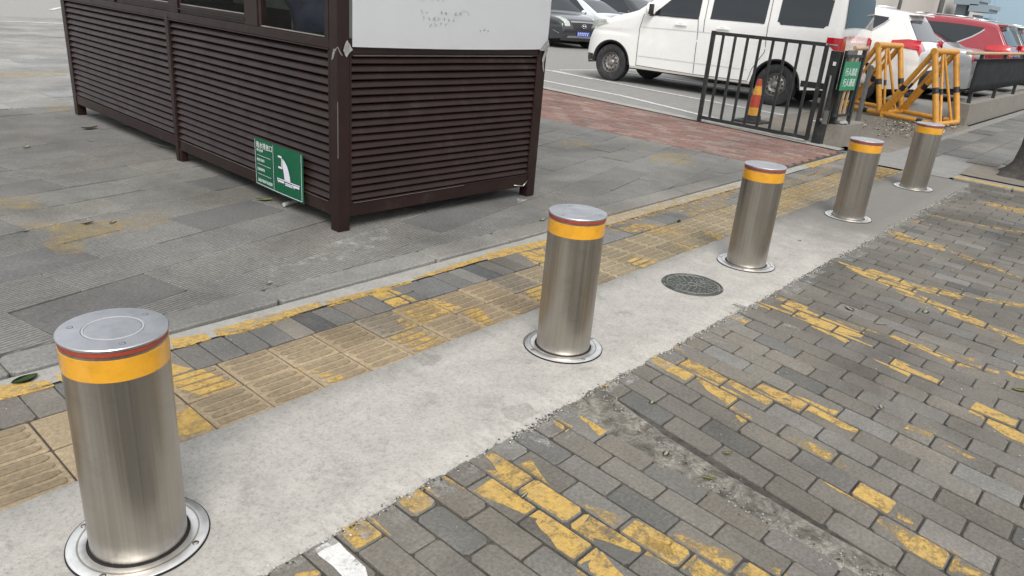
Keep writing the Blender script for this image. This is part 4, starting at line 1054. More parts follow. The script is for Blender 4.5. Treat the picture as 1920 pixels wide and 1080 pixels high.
# green drain sign on the left face
sg = kobj('drain_sign', (-0.012, 0.0, 0.0)); tag(sg, 'small green and white rainwater outlet sign leaning on the louvres near the ground', 'sign')
Y0, Y1, Z0, Z1 = 0.325, 0.880, 0.088, 0.382
def sx(y, z, off=0.0):  # slightly curved plate
    t = (y-Y0)/(Y1-Y0); return -0.006*math.sin(math.pi*t)-0.004*(1-t)-off
b = nb(); g = []
for i in range(21):
    y = Y0+(Y1-Y0)*i/20
    g.append([b.verts.new((sx(y, z), y, z)) for z in (Z0, (Z0+Z1)/2, Z1)])
for i in range(20):
    for j in range(2): b.faces.new((g[i][j], g[i+1][j], g[i+1][j+1], g[i][j+1])).smooth = True
bmesh.ops.solidify(b, geom=b.faces[:], thickness=0.003)
pl = build('plate', b, 'signgreen', sg, smooth=30)
b = nb()
def sstrip(b, ya, za, yb, zb, w, off=0.0042):
    n_ = 8
    d = Vector((yb-ya, zb-za)); L = d.length; nrm = Vector((-d.y, d.x))/L*w/2
    prev = None
    for k in range(n_+1):
        p = Vector((ya, za))+d*k/n_
        cur = [b.verts.new((sx(p.x+s*nrm.x, 0, off), p.x+s*nrm.x, p.y+s*nrm.y)) for s in (-1, 1)]
        if prev: b.faces.new((prev[0], cur[0], cur[1], prev[1]))
        prev = cur
# reading direction on this face runs from high y to low y
T = lambda u, v: (Y1-u*(Y1-Y0), Z0+v*(Z1-Z0))
def SS(u0, v0, u1, v1, w): sstrip(b, *T(u0, v0), *T(u1, v1), w)
SS(0.02, 0.035, 0.02, 0.97, 0.004); SS(0.975, 0.035, 0.975, 0.97, 0.004); SS(0.02, 0.035, 0.975, 0.035, 0.004); SS(0.425, 0.035, 0.425, 0.97, 0.0035)
for v in (0.655, 0.47, 0.26): SS(0.06, v, 0.37, v, 0.0025)
# outlet pictogram
SS(0.53, 0.79, 0.60, 0.79, 0.012); SS(0.60, 0.80, 0.60, 0.60, 0.007); SS(0.53, 0.57, 0.61, 0.57, 0.012)
SS(0.50, 0.33, 0.94, 0.33, 0.006); SS(0.52, 0.285, 0.64, 0.285, 0.012); SS(0.66, 0.25, 0.80, 0.25, 0.007); SS(0.66, 0.285, 0.80, 0.285, 0.007); SS(0.82, 0.285, 0.93, 0.285, 0.013)
SS(0.50, 0.31, 0.53, 0.25, 0.006); SS(0.80, 0.31, 0.84, 0.23, 0.006)
sy = [(0.615, 0.77), (0.66, 0.73), (0.705, 0.65), (0.735, 0.55), (0.755, 0.44), (0.765, 0.345)]
sx0 = [(0.615, 0.60), (0.625, 0.55), (0.635, 0.50), (0.64, 0.45), (0.645, 0.40), (0.65, 0.345)]
rowa = [b.verts.new((sx(T(u, v)[0], 0, 0.0042), *T(u, v))) for u, v in sy]; rowb = [b.verts.new((sx(T(u, v)[0], 0, 0.0042), *T(u, v))) for u, v in sx0]
for i in range(5): b.faces.new((rowb[i], rowb[i+1], rowa[i+1], rowa[i]))
build('pictogram', b, 'signpale', pl)
b = nb()
def stext(s, u, v, size, width):
    y, z = T(u, v)
    xf = Matrix.Translation((sx(y-width/2, 0, 0.0046), y, z)) @ Matrix(((0, 0, -1, 0), (-1, 0, 0, 0), (0, 1, 0, 0), (0, 0, 0, 1)))
    add_text(b, s, size, xf, 0.0002, width)
stext('雨水排放口', 0.06, 0.82, 0.042, 0.185)
stext('单位名称', 0.06, 0.735, 0.020, 0.075)
stext('排放口编号', 0.06, 0.535, 0.020, 0.09)
stext('污染物种类', 0.06, 0.335, 0.020, 0.09)
stext('国家环境保护总局监制', 0.08, 0.10, 0.022, 0.165)
build('lettering', b, 'signwhite', pl)

# pvc pipe stub below the sign
b = nb(); tube(b, (1.985, 2.33, 0.035), (1.855, 2.30, 0.030), 0.013, 14)
tag(build('drain_pipe', b, 'pvc', smooth=40), 'short pale grey pipe stub poking out from under the kiosk', 'pipe')

# ------------------------------------------------------------------ gate, posts, side panel
GR = math.atan2(2.979-1.481, 8.282-8.142)
gt = empty('metal_gate', (8.155, 1.50, 0.02), GR); tag(gt, 'open black metal gate of square bars in front of the white van', 'gate')
GL = 1.50
b = nb(); box(b, GL-0.045, GL, -0.02, 0.02, 0.0, 1.10); box(b, GL-0.03, GL-0.015, -0.008, 0.008, -0.012, 0.0); build('stile', b, 'blackmetal', gt, bevel=0.003)
b = nb(); box(b, 0.0, 0.04, -0.02, 0.02, 0.03, 1.07); build('stile', b, 'blackmetal', gt, bevel=0.003)
b = nb(); box(b, 0.04, GL-0.045, -0.017, 0.017, 1.055, 1.095); build('rail', b, 'blackmetal', gt, bevel=0.003)
b = nb(); box(b, 0.04, GL-0.045, -0.017, 0.017, 0.035, 0.075); build('rail', b, 'blackmetal', gt, bevel=0.003)
for k in range(1, 9):
    x = GL*k/9
    b = nb(); box(b, x-0.014, x+0.014, -0.012, 0.012, 0.075, 1.055); build('bar', b, 'blackmetal', gt, bevel=0.002)
b = nb(); tube(b, (0.02, 0.0, 1.075), (-0.10, 0.0, 1.075), 0.012, 10); build('hinge', b, 'greypole', gt)
# gate posts
ps = empty('gate_post', (8.27, 1.43, 0.0)); tag(ps, 'thick black square gate post with a silver drop bolt', 'post')
b = nb(); box(b, -0.055, 0.055, -0.055, 0.055, 0.0, 1.04); build('shaft', b, 'blackmetal', ps, bevel=0.006)
b = nb(); tube(b, (-0.075, -0.01, 0.30), (-0.075, -0.01, 0.78), 0.011, 10); tube(b, (-0.078, -0.01, 0.27), (-0.075, -0.01, 0.31), 0.016, 10); build('drop_bolt', b, 'greypole', ps)
b = nb(); box(b, -0.062, -0.05, -0.075, -0.02, 0.25, 0.40); build('plate', b, 'greypole', ps)
b = nb(); box(b, -0.07, -0.056, -0.03, 0.0, 0.885, 0.925); build('latch', b, 'paperwhite', ps)
ps = empty('fence_post', (8.375, 1.345, 0.0)); tag(ps, 'second black post between the gate post and the green pedestrian sign', 'post')
b = nb(); box(b, -0.035, 0.035, -0.035, 0.035, 0.26, 1.05); build('shaft', b, 'blackmetal', ps, bevel=0.005)
b = nb(); box(b, -0.045, 0.045, -0.045, 0.045, 0.245, 0.26); build('foot_plate', b, 'blackmetal', ps)
# plinth wall
def wallbox(name, x0, x1, y0, y1, z1, label, seed, cat='wall', mat='wallconcrete'):
    b = nb(); nx = max(2, int((x1-x0)/0.12)); ny = 3; nz = 4
    def P(x, y, z):
        n_ = mnoise.noise(Vector((x*5, y*5, z*5+seed)))*0.012
        return (x+n_*(0 if x0 < x < x1 else 1), y+n_, z+(n_ if z > 0.05 else 0))
    for (ax, fixed) in (('y', y0), ('y', y1)):
        gg = [[b.verts.new(P(x0+(x1-x0)*i/nx, fixed, z1*j/nz)) for j in range(nz+1)] for i in range(nx+1)]
        for i in range(nx):
            for j in range(nz): b.faces.new((gg[i][j], gg[i+1][j], gg[i+1][j+1], gg[i][j+1]))
    for fx in (x0, x1):
        gg = [[b.verts.new(P(fx, y0+(y1-y0)*i/ny, z1*j/nz)) for j in range(nz+1)] for i in range(ny+1)]
        for i in range(ny):
            for j in range(nz): b.faces.new((gg[i][j], gg[i+1][j], gg[i+1][j+1], gg[i][j+1]))
    gg = [[b.verts.new(P(x0+(x1-x0)*i/nx, y0+(y1-y0)*j/ny, z1)) for j in range(ny+1)] for i in range(nx+1)]
    for i in range(nx):
        for j in range(ny): b.faces.new((gg[i][j], gg[i+1][j], gg[i+1][j+1], gg[i][j+1]))
    bmesh.ops.remove_doubles(b, verts=b.verts, dist=0.0005); bmesh.ops.recalc_face_normals(b, faces=b.faces[:])
    return tag(build(name, b, mat, smooth=50), label, cat)
wallbox('concrete_plinth', 8.30, 9.05, 1.20, 1.50, 0.245, 'short rough concrete plinth carrying the narrow black side fence', 1)
wallbox('low_wall', 12.75, 60.0, 0.84, 1.10, 0.33, 'long low grey concrete wall under the black fence on the right', 2)
# small stones on the plinth
for k, (x, y) in enumerate(((8.50, 1.27), (8.60, 1.31))):
    b = nb(); bmesh.ops.create_icosphere(b, subdivisions=3, radius=1)
    for v in b.verts: v.co = Vector((v.co.x*0.07, v.co.y*0.05, v.co.z*0.022))*(1+0.3*mnoise.noise(v.co*2+Vector((k, 0, 0))))
    o = build('concrete_lump', b, 'kerbconcrete', smooth=True); o.location = (x, y, 0.265); tag(o, ('flat concrete lump on the plinth beside the black post', 'smaller flat concrete lump on the plinth below the green sign')[k], 'rubble')
# narrow side fence with the green sign
sf = empty('side_fence', (8.06, 1.325, 0.0), -0.12); tag(sf, 'narrow black fence panel with beige top rail holding the green pedestrian sign', 'fence')
b = nb(); box(b, 0.27+0.28, 0.31+0.28, -0.02, 0.02, 0.24, 1.08); build('post', b, 'blackmetal', sf, bevel=0.003)
b = nb(); tube(b, (0.30, 0, 1.085), (0.62, 0, 1.085), 0.022, 12); build('top_rail', b, 'beigepipe', sf)
b = nb(); box(b, 0.16, 0.55, -0.012, 0.012, 0.34, 0.37); build('rail', b, 'blackmetal', sf); b = nb(); box(b, 0.16, 0.55, -0.012, 0.012, 0.985, 1.015); build('rail', b, 'blackmetal', sf)
for k in range(4):
    x = 0.20+0.1*k; b = nb(); box(b, x-0.01, x+0.01, -0.01, 0.01, 0.37, 0.985); build('bar', b, 'beigepipe' if k in (1, 2) else 'blackmetal', sf)
gs = empty('pedestrian_sign', (8.06, 1.325, 0.0), -0.12); tag(gs, 'green sign with two lines of white Chinese text on the narrow side fence', 'sign')
b = nb(); box(b, 0.10, 0.47, -0.030, -0.024, 0.635, 0.945); pl2 = build('plate', b, 'signgreen', gs, bevel=0.001)
b = nb()
for s, z in (('行人请走', 0.80), ('行人通道', 0.685)):
    xf = Matrix.Translation((0.15, -0.0305, z)) @ Matrix.Rotation(R(90), 4, 'X'); add_text(b, s, 0.092, xf, 0.0003, 0.28)
build('lettering', b, 'signwhite', pl2)
b = nb(); box(b, 0.18, 0.40, 0.0, 0.012, 0.945, 1.06); tag(build('board', b, 'greypole', empty('grey_board', (8.06, 1.325, 0.0), -0.12)).parent, 'grey scrap board hung behind the green pedestrian sign', 'board')

# ------------------------------------------------------------------ long fence on the wall
lf = empty('banner_fence', (12.62, 0.93, 0.0)); tag(lf, 'long black fence with dark banner panels and beige top pipe on the low wall', 'fence')
FL = 34
b = nb(); tube(b, (-0.7, -0.02, 1.075), (FL, 0, 1.055), 0.022, 12); build('top_pipe', b, 'beigepipe', lf)
b = nb(); box(b, 0, FL, -0.012, 0.012, 0.50, 0.53); build('rail', b, 'blackmetal', lf)
b = nb(); box(b, 0, FL, -0.012, 0.012, 0.96, 0.99); build('rail', b, 'blackmetal', lf)
for k in range(0, 19):
    x = 0.45+1.85*k
    b = nb(); box(b, x-0.03, x+0.03, -0.025, 0.025, 0.30, 1.06); build('post', b, 'blackmetal', lf)
b = nb(); g = []
for i in range(0, 120):
    x = 0.0+FL*i/119; g.append([b.verts.new((x, -0.032-0.006*mnoise.noise(Vector((x*2.5, z*3, 0)))-0.004, z)) for z in (0.50, 0.62, 0.75, 0.88, 0.985)])
for i in range(119):
    for j in range(4): b.faces.new((g[i][j], g[i+1][j], g[i+1][j+1], g[i][j+1])).smooth = True
bmesh.ops.solidify(b, geom=b.faces[:], thickness=0.003)
build('banner', b, 'banner', lf)

# ------------------------------------------------------------------ yellow tube barriers
def make_barrier():
    t = empty('tube_barrier')
    U = Vector((0.414, 0.910, 0)); V = Vector((0.81, -0.10, 0)); UP = Vector((0, 0, 1)); z0 = 0.055
    foot = UP*z0; heel = U*0.99+UP*z0; top = U*0.335+UP*1.04
    def bar(name, a, b_, r, bands=()):
        r *= 1.12
        bb = nb(); tube(bb, a, b_, r, 16); o = build(name, bb, 'bargeyellow', t, smooth=40)
        for (p, q) in bands:
            bb = nb(); d = b_-a; tube(bb, a+d*p, a+d*q, r+0.0015, 16); build('band', bb, 'bandblack', o, smooth=40)
        return o
    bar('top_bar', top-V*0.06, top+V*1.04, 0.040)
    for s in (0, 1):
        w = V*s
        bar('leg', top+w, foot+w, 0.038, ((0.50, 0.585),))
        bar('leg', top+w, heel+w, 0.036, ((0.52, 0.60),))
        bar('base_bar', foot+w, heel+w*1.0+Vector((0, 0, 0)), 0.033, ((0.22, 0.32),))
    bar('base_bar', foot, foot+V, 0.032); bar('base_bar', heel, heel+V, 0.030)
    bar('brace', top+V*0.36, foot+V*0.20, 0.018, ((0.52, 0.60),)); bar('brace', top+V*0.42, foot+V*0.72, 0.018)
    bar('brace', top+V*0.36, heel+V*0.22, 0.018, ((0.50, 0.58),)); bar('brace', top+V*0.66, heel+V*0.8, 0.018)
    for k in (0.0, 0.30, 0.62, 0.98):
        bb = nb(); d = V.normalized(); tube(bb, top+V*k-d*0.008, top+V*k+d*0.008, 0.0425, 16); build('collar', bb, 'bargeyellow', t)
    bb = nb(); box(bb, -0.03, 0.03, -0.03, 0.03, -0.01, 0.08, xf=Matrix.Translation(heel+V*0.0-Vector((0.03, 0.05, 0.045)))); build('foot_block', bb, 'bargeyellow', t)
    return t
r1 = make_barrier(); r1.location = (11.737, 1.009, 0.02); tag(r1, 'yellow tube barrier directly behind the farthest bollard', 'barrier', 'yellow tube barriers beside the fence')
r2 = copy_tree(r1); r2.location = (12.157, 1.925, 0.02); tag(r2, 'yellow tube barrier nearer the green pedestrian sign', 'barrier', 'yellow tube barriers beside the fence')
# slim pole with base plate
b = nb(); tube(b, (0, 0, 0), (0, 0, 0.80), 0.033, 20); p_ = empty('slim_bollard', (10.536, 1.731, 0.03)); build('pole', b, 'greypole', p_, smooth=40)
b = nb(); lathe(b, [(0.0, 0.03), (0.12, 0.03), (0.13, 0.02), (0.13, 0.0)], 32); build('base_plate', b, 'kerbconcrete', p_)
tag(p_, 'slim grey steel pole on a round base between the green sign and the barriers', 'pole')
# traffic cone
tc = empty('traffic_cone', (9.05, 2.60, 0.016)); tag(tc, 'scuffed red and yellow traffic cone standing behind the gate bars', 'traffic cone')
b = nb(); box(b, -0.18, 0.18, -0.18, 0.18, 0, 0.03); build('base', b, 'rubberblack', tc, bevel=0.01)
def cr(z): return 0.115-0.088*(z/0.56)
for nm, z0, z1, m_ in (('collar', 0.03, 0.10, 'rubberblack'), ('lower_band', 0.10, 0.20, 'coneyellow'), ('middle', 0.20, 0.36, 'conered'), ('upper_band', 0.36, 0.47, 'coneyellow'), ('tip', 0.47, 0.555, 'conered')):
    b = nb(); pr = [(cr(z0), z0), (cr(z1), z1)]
    if nm == 'tip': pr += [(cr(z1)-0.012, z1+0.004), (cr(z1)-0.016, z1-0.04)]
    lathe(b, pr, 28); build(nm, b, m_, tc, smooth=40)
# ------------------------------------------------------------------ vehicles
def catmull(P, n):
    out = []
    for i in range(len(P)-1):
        p0 = P[max(0, i-1)]; p1 = P[i]; p2 = P[i+1]; p3 = P[min(len(P)-1, i+2)]
        L = math.hypot(p2[0]-p1[0], p2[1]-p1[1]); k_ = max(1, int(L/n))
        for k in range(k_):
            t = k/k_; r = []
            for c in (0, 1):
                m1 = (p2[c]-p0[c])*0.5*0.55; m2 = (p3[c]-p1[c])*0.5*0.55
                r.append((2*t**3-3*t*t+1)*p1[c]+(t**3-2*t*t+t)*m1+(-2*t**3+3*t*t)*p2[c]+(t**3-t*t)*m2)
            out.append(tuple(r))
    out.append(P[-1]); return out
def lerp_tab(tab, y):
    if y <= tab[0][0]: return tab[0][1]
    for (a, va), (b, vb) in zip(tab[:-1], tab[1:]):
        if y <= b: return va+(vb-va)*(y-a)/(b-a)
    return tab[-1][1]
class Car:
    """local axes: +y from the nose to the tail, z up, x across"""
    def __init__(s, name, prof, W, belt, roof, axles, wr, tum=0.14, er=0.09, sill=0.26, tuck=0.05, archr=None, nose=0.35, tail=0.3):
        s.prof = catmull(prof, 0.03); s.W = W/2; s.belt = belt; s.roof = roof; s.ax = axles; s.wr = wr; s.tum = tum; s.er = er; s.sill = sill; s.tuck = tuck
        s.ar = archr or wr+0.07; s.y0 = min(p[0] for p in prof); s.y1 = max(p[0] for p in prof); s.nose = nose; s.tail = tail
        s.root = empty(name)
    def plan(s, y):
        a = max(0.0, 1-(y-s.y0)/s.nose) if y < s.y0+s.nose else 0; b = max(0.0, 1-(s.y1-y)/s.tail) if y > s.y1-s.tail else 0
        return s.W*(1-0.20*a**2.4-0.11*b**2.4)
    def zb(s, y):
        z = s.sill+0.05*max(0, 1-(y-s.y0)/0.5)+0.07*max(0, 1-(s.y1-y)/0.6)
        for a in s.ax:
            d = abs(y-a)
            if d < s.ar: z = max(z, s.wr+math.sqrt(s.ar**2-d*d)*0.98)
        return z
    def side(s, y, z):
        w = s.plan(y); b = s.belt(y) if callable(s.belt) else s.belt
        if z <= b:
            t = max(0, (b-z)/(b-s.sill)); return w*(1-s.tuck*t*t)-0.012*math.exp(-((z-b*0.72)/0.03)**2)
        t = (z-b)/(s.roof-b); return w*(1-s.tum*(t*0.8+0.2*t*t))-0.010*min(1, t*12)
    def sec(s, y, zt):
        zb = min(s.zb(y), zt-0.03); r = min(s.er, (zt-zb)*0.45); zs = zt-r; pts = []
        for k in range(13):
            z = zb+(zs-zb)*k/12; pts.append((s.side(y, z), z))
        xe = s.side(y, zs)
        for k in range(1, 7):
            a = math.pi/2*k/6; pts.append((xe-r*1.3*(1-math.cos(a)), zs+r*math.sin(a)))
        xt = pts[-1][0]
        for k in range(1, 6): pts.append((xt*(1-k/5), zt+0.018*(1-(1-k/5)**2)))
        return pts
    def body(s, mat, name='body'):
        b = nb(); rows = []
        for (y, z) in s.prof:
            h = s.sec(y, z); rows.append([b.verts.new((x, y, zz)) for x, zz in h]+[b.verts.new((-x, y, zz)) for x, zz in h[:-1][::-1]])
        for r0, r1 in zip(rows[:-1], rows[1:]):
            for i in range(len(r0)-1):
                f = b.faces.new((r0[i], r0[i+1], r1[i+1], r1[i])); f.smooth = True
        b.faces.new(rows[-1]); b.faces.new(rows[0][::-1])
        bmesh.ops.recalc_face_normals(b, faces=b.faces[:])
        o = build(name, b, mat, s.root, smooth=38); s.b = o
        # dark floor pan closes the underside and fills the arches
        b = nb(); box(b, -s.W+0.24, s.W-0.24, s.y0+0.3, s.y1-0.25, s.sill-0.04, s.wr+s.ar*0.95)
        box(b, -s.W+0.05, s.W-0.05, s.ax[0]+s.ar, s.ax[1]-s.ar, s.sill-0.02, s.sill+0.1); box(b, -s.W*0.8, s.W*0.8, s.y0+0.22, s.ax[0]-s.ar*0.9, s.sill, s.sill+0.1); box(b, -s.W*0.85, s.W*0.85, s.ax[1]+s.ar, s.y1-0.14, s.sill+0.02, s.sill+0.12)
        build('underbody', b, 'trimblack', s.root); return o
    def panel(s, name, y0, y1, zlo, zhi, mat, sides=(1,), off=0.004, parent=None, n=14, m=6, curve=None):
        """side panel between two curves z(y)"""
        o = None
        for sg_ in sides:
            b = nb(); rows = []
            for i in range(n+1):
                y = y0+(y1-y0)*i/n; a = zlo(y) if callable(zlo) else zlo; c = zhi(y) if callable(zhi) else zhi
                rows.append([b.verts.new((sg_*(s.side(y, a+(c-a)*j/m)+off), y, a+(c-a)*j/m)) for j in range(m+1)])
            for i in range(n):
                for j in range(m): b.faces.new((rows[i][j], rows[i+1][j], rows[i+1][j+1], rows[i][j+1])).smooth = True
            bmesh.ops.recalc_face_normals(b, faces=b.faces[:])
            o = build(name, b, mat, parent or s.root)
        return o
    def line(s, name, pts, w, mat, sides=(1,), off=0.006, parent=None):
        for sg_ in sides:
            b = nb(); pp = []
            for (a, c) in zip(pts[:-1], pts[1:]):
                L = math.hypot(c[0]-a[0], c[1]-a[1]); k_ = max(1, int(L/0.05))
                for k in range(k_): pp.append((a[0]+(c[0]-a[0])*k/k_, a[1]+(c[1]-a[1])*k/k_))
            pp.append(pts[-1]); prev = None
            for i, p in enumerate(pp):
                q = pp[min(i+1, len(pp)-1)]; r = pp[max(i-1, 0)]; d = Vector((q[0]-r[0], q[1]-r[1])).normalized(); n_ = Vector((-d.y, d.x))*w/2
                cur = [b.verts.new((sg_*(s.side(p[0]+e*n_.x, p[1]+e*n_.y)+off), p[0]+e*n_.x, p[1]+e*n_.y)) for e in (-1, 1)]
                if prev: b.faces.new((prev[0], cur[0], cur[1], prev[1]))
                prev = cur
            build(name, b, mat, parent or s.b)
    def at(s, zc, end):
        """profile index at height zc on the nose (end=0) or the tail (end=1)"""
        idx = range(len(s.prof)) if end == 0 else range(len(s.prof)-1, -1, -1)
        for i in idx:
            if s.prof[i][1] >= zc: return i
        return 0
    def top(s, name, i0, i1, x0, x1, mat, off=0.005, parent=None, n=12, m=10, xf0=None, xf1=None):
        """patch lying on the hood, screens, nose or tail, between profile points i0..i1; x0,x1 are fractions of the top width"""
        b = nb(); rows = []
        lo, hi = min(i0, i1), max(i0, i1)
        for k in range(n+1):
            fi = lo+(hi-lo)*k/n; i = int(fi); f = fi-i; p = s.prof[i]; q = s.prof[min(i+1, len(s.prof)-1)]
            y = p[0]+(q[0]-p[0])*f; z = p[1]+(q[1]-p[1])*f
            a = s.prof[max(0, i-1)]; c = s.prof[min(len(s.prof)-1, i+2)]; d = Vector((c[0]-a[0], c[1]-a[1])).normalized(); nn = Vector((-d.y, d.x))
            h = s.sec(y, z)[12:]; acc = [0.0]
            for u, v in zip(h[:-1], h[1:]): acc.append(acc[-1]+math.hypot(v[0]-u[0], v[1]-u[1]))
            tot = acc[-1]
            t = k/n; X0 = x0+((xf0-x0)*t if xf0 is not None else 0); X1 = x1+((xf1-x1)*t if xf1 is not None else 0)
            row = []
            for j in range(m+1):
                u = X0+(X1-X0)*j/m; sgx = 1 if u >= 0 else -1; dd = tot*(1-min(1, abs(u)))
                for e in range(len(acc)-1):
                    if dd <= acc[e+1]+1e-9: break
                g_ = (dd-acc[e])/max(1e-6, acc[e+1]-acc[e]); x = h[e][0]+(h[e+1][0]-h[e][0])*g_; zz = h[e][1]+(h[e+1][1]-h[e][1])*g_
                row.append(b.verts.new((sgx*x*(1+0.004*abs(u)), y+nn.x*off, zz+nn.y*off)))
            rows.append(row)
        for r0, r1 in zip(rows[:-1], rows[1:]):
            for j in range(m): b.faces.new((r0[j], r0[j+1], r1[j+1], r1[j])).smooth = True
        bmesh.ops.recalc_face_normals(b, faces=b.faces[:])
        return build(name, b, mat, parent or s.root)
    def wheels(s, rim='rimsteel', width=0.20, steel=True, rimr=0.6):
        for ya in s.ax:
            for sg_ in (1, -1):
                r = s.wr; x = sg_*(s.W-0.035)
                b = nb(); w_ = width
                def A(p): return [(a, -sg_*c) for a, c in p]
                lathe(b, A([(r*rimr, w_), (r*0.96, w_), (r, w_*0.85), (r, w_*0.2), (r*0.975, w_*0.05), (r*0.90, 0.0), (r*(rimr+0.04), 0.006), (r*rimr, 0.02)]), 44, axis='X')
                t = build('wheel', b, 'rubberblack', s.root, loc=(x, ya, r), smooth=45)
                b = nb(); q = r*rimr
                lathe(b, A([(q, 0.015), (q*0.97, 0.008), (q*0.93, 0.03), (q*0.86, 0.05), (q*0.80, 0.035), (q*0.60, 0.022), (q*0.50, 0.034), (q*0.36, 0.040), (q*0.28, 0.018), (q*0.24, 0.012), (0, 0.012)]), 44, axis='X')
                ro = build('rim', b, rim, t, smooth=40)
                b = nb()
                if steel:
                    for k in range(12):
                        a = 2*math.pi*k/12; c = Vector((-sg_*0.018, q*0.70*math.cos(a), q*0.70*math.sin(a)))
                        tube(b, c, c+Vector((sg_*-0.012, 0, 0)), q*0.085, 12) if False else tube(b, c+Vector((sg_*0.0, 0, 0)), c+Vector((sg_*0.004, 0, 0)), q*0.085, 12)
                    for k in range(5):
                        a = 2*math.pi*k/5; c = Vector((-sg_*0.032, q*0.36*math.cos(a), q*0.36*math.sin(a))); tube(b, c, c+Vector((sg_*0.006, 0, 0)), q*0.05, 8)
                else:
                    for k in range(5):
                        a = 2*math.pi*(k+0.5)/5
                        for e in (-0.16, 0.16):
                            pass
                        pts = [(q*0.38, a-0.2), (q*0.88, a-0.34), (q*0.88, a+0.34), (q*0.38, a+0.2)]
                        b.faces.new([b.verts.new((-sg_*0.016+sg_*0.004, rr*math.cos(t_), rr*math.sin(t_))) for rr, t_ in pts])
                build('vent_holes' if steel else 'spoke_gaps', b, 'trimblack', t)
    def place(s, loc, heading):
        s.root.location = loc; s.root.rotation_euler = (0, 0, heading); return s.root

def plate(car, y, z, ymat_dir, txt, w=0.44, h=0.14, parent=None, x=0.0):
    b = nb(); box(b, x-w/2, x+w/2, y-0.006, y+0.006, z-h/2, z+h/2); o = build('number_plate', b, 'plateblue', parent or car.root, bevel=0.002)
    b = nb(); k = 0
    for c in range(7):
        cx = x-w*0.42+w*0.14*c
        yy = y+ymat_dir*0.0068
        for (a0, a1, b0, b1) in (((0.1, 0.3, 0.1, 0.9), (0.3, 0.8, 0.75, 0.9), (0.3, 0.8, 0.4, 0.55)), ((0.1, 0.3, 0.1, 0.9), (0.7, 0.9, 0.1, 0.9), (0.3, 0.7, 0.1, 0.25)), ((0.4, 0.6, 0.1, 0.9), (0.2, 0.8, 0.75, 0.9), (0.1, 0.9, 0.1, 0.22)))[(c*5+txt) % 3]:
            s_ = w*0.1; box(b, cx+s_*a0, cx+s_*a1, yy-0.0004, yy+0.0004, z-h*0.36+h*0.72*b0, z-h*0.36+h*0.72*b1)
    build('plate_characters', b, 'signwhite', o)

# --- white van (the large one), nose towards world +y
V = Car('parked_van', [(0.03, 0.30), (0.0, 0.40), (0.0, 0.60), (0.05, 0.78), (0.14, 0.90), (0.30, 1.01), (0.55, 1.12), (0.90, 1.215), (1.05, 1.27), (1.30, 1.46), (1.62, 1.74), (1.85, 1.86), (2.3, 1.91), (3.4, 1.93), (4.2, 1.91), (4.42, 1.85), (4.50, 1.70), (4.545, 1.25), (4.56, 0.95), (4.58, 0.60), (4.56, 0.42)],
        1.66, 1.20, 1.93, (0.60, 3.69), 0.322, tum=0.13, er=0.10, sill=0.285, tuck=0.035, archr=0.40, nose=0.42, tail=0.16)
V.body('carwhite')
V.wheels('rimsteel', 0.20, True, 0.56)
# side windows and trims (both sides)
sd2 = (1, -1)
V.panel('front_window', 1.40, 2.225, 1.205, lambda y: 1.205+min(0.45, max(0.02, (y-1.36)*0.86)) if y < 1.95 else 1.655, 'carglass', sd2)
V.panel('middle_window', 2.43, 3.355, 1.212, 1.66, 'carglass', sd2)
V.panel('rear_window', 3.55, 4.33, lambda y: 1.222+(0.035 if y > 4.27 or y < 3.59 else 0), lambda y: 1.665-(0.04 if y > 4.27 or y < 3.59 else 0), 'carglass', sd2, n=26)
for pts in ([(1.20, 1.20), (1.14, 0.95), (1.145, 0.33)], [(2.21, 1.66), (2.225, 1.2), (2.25, 1.0), (2.27, 0.33)], [(3.40, 1.70), (3.42, 1.2), (3.44, 0.80), (3.28, 0.52), (3.24, 0.34)], [(1.145, 0.335), (2.27, 0.315), (3.24, 0.325)], [(2.33, 1.66), (2.34, 1.2), (2.35, 1.0)]):
    V.line('seam', pts, 0.009, 'trimblack', sd2)
V.line('crease', [(1.16, 0.985), (2.3, 1.0), (3.4, 1.0)], 0.009, 'carcrease', sd2)
V.line('crease', [(1.16, 0.50), (2.3, 0.50), (3.2, 0.50)], 0.010, 'carcrease', sd2)
V.line('belt_moulding', [(1.36, 1.198), (2.23, 1.198)], 0.016, 'trimblack', sd2)
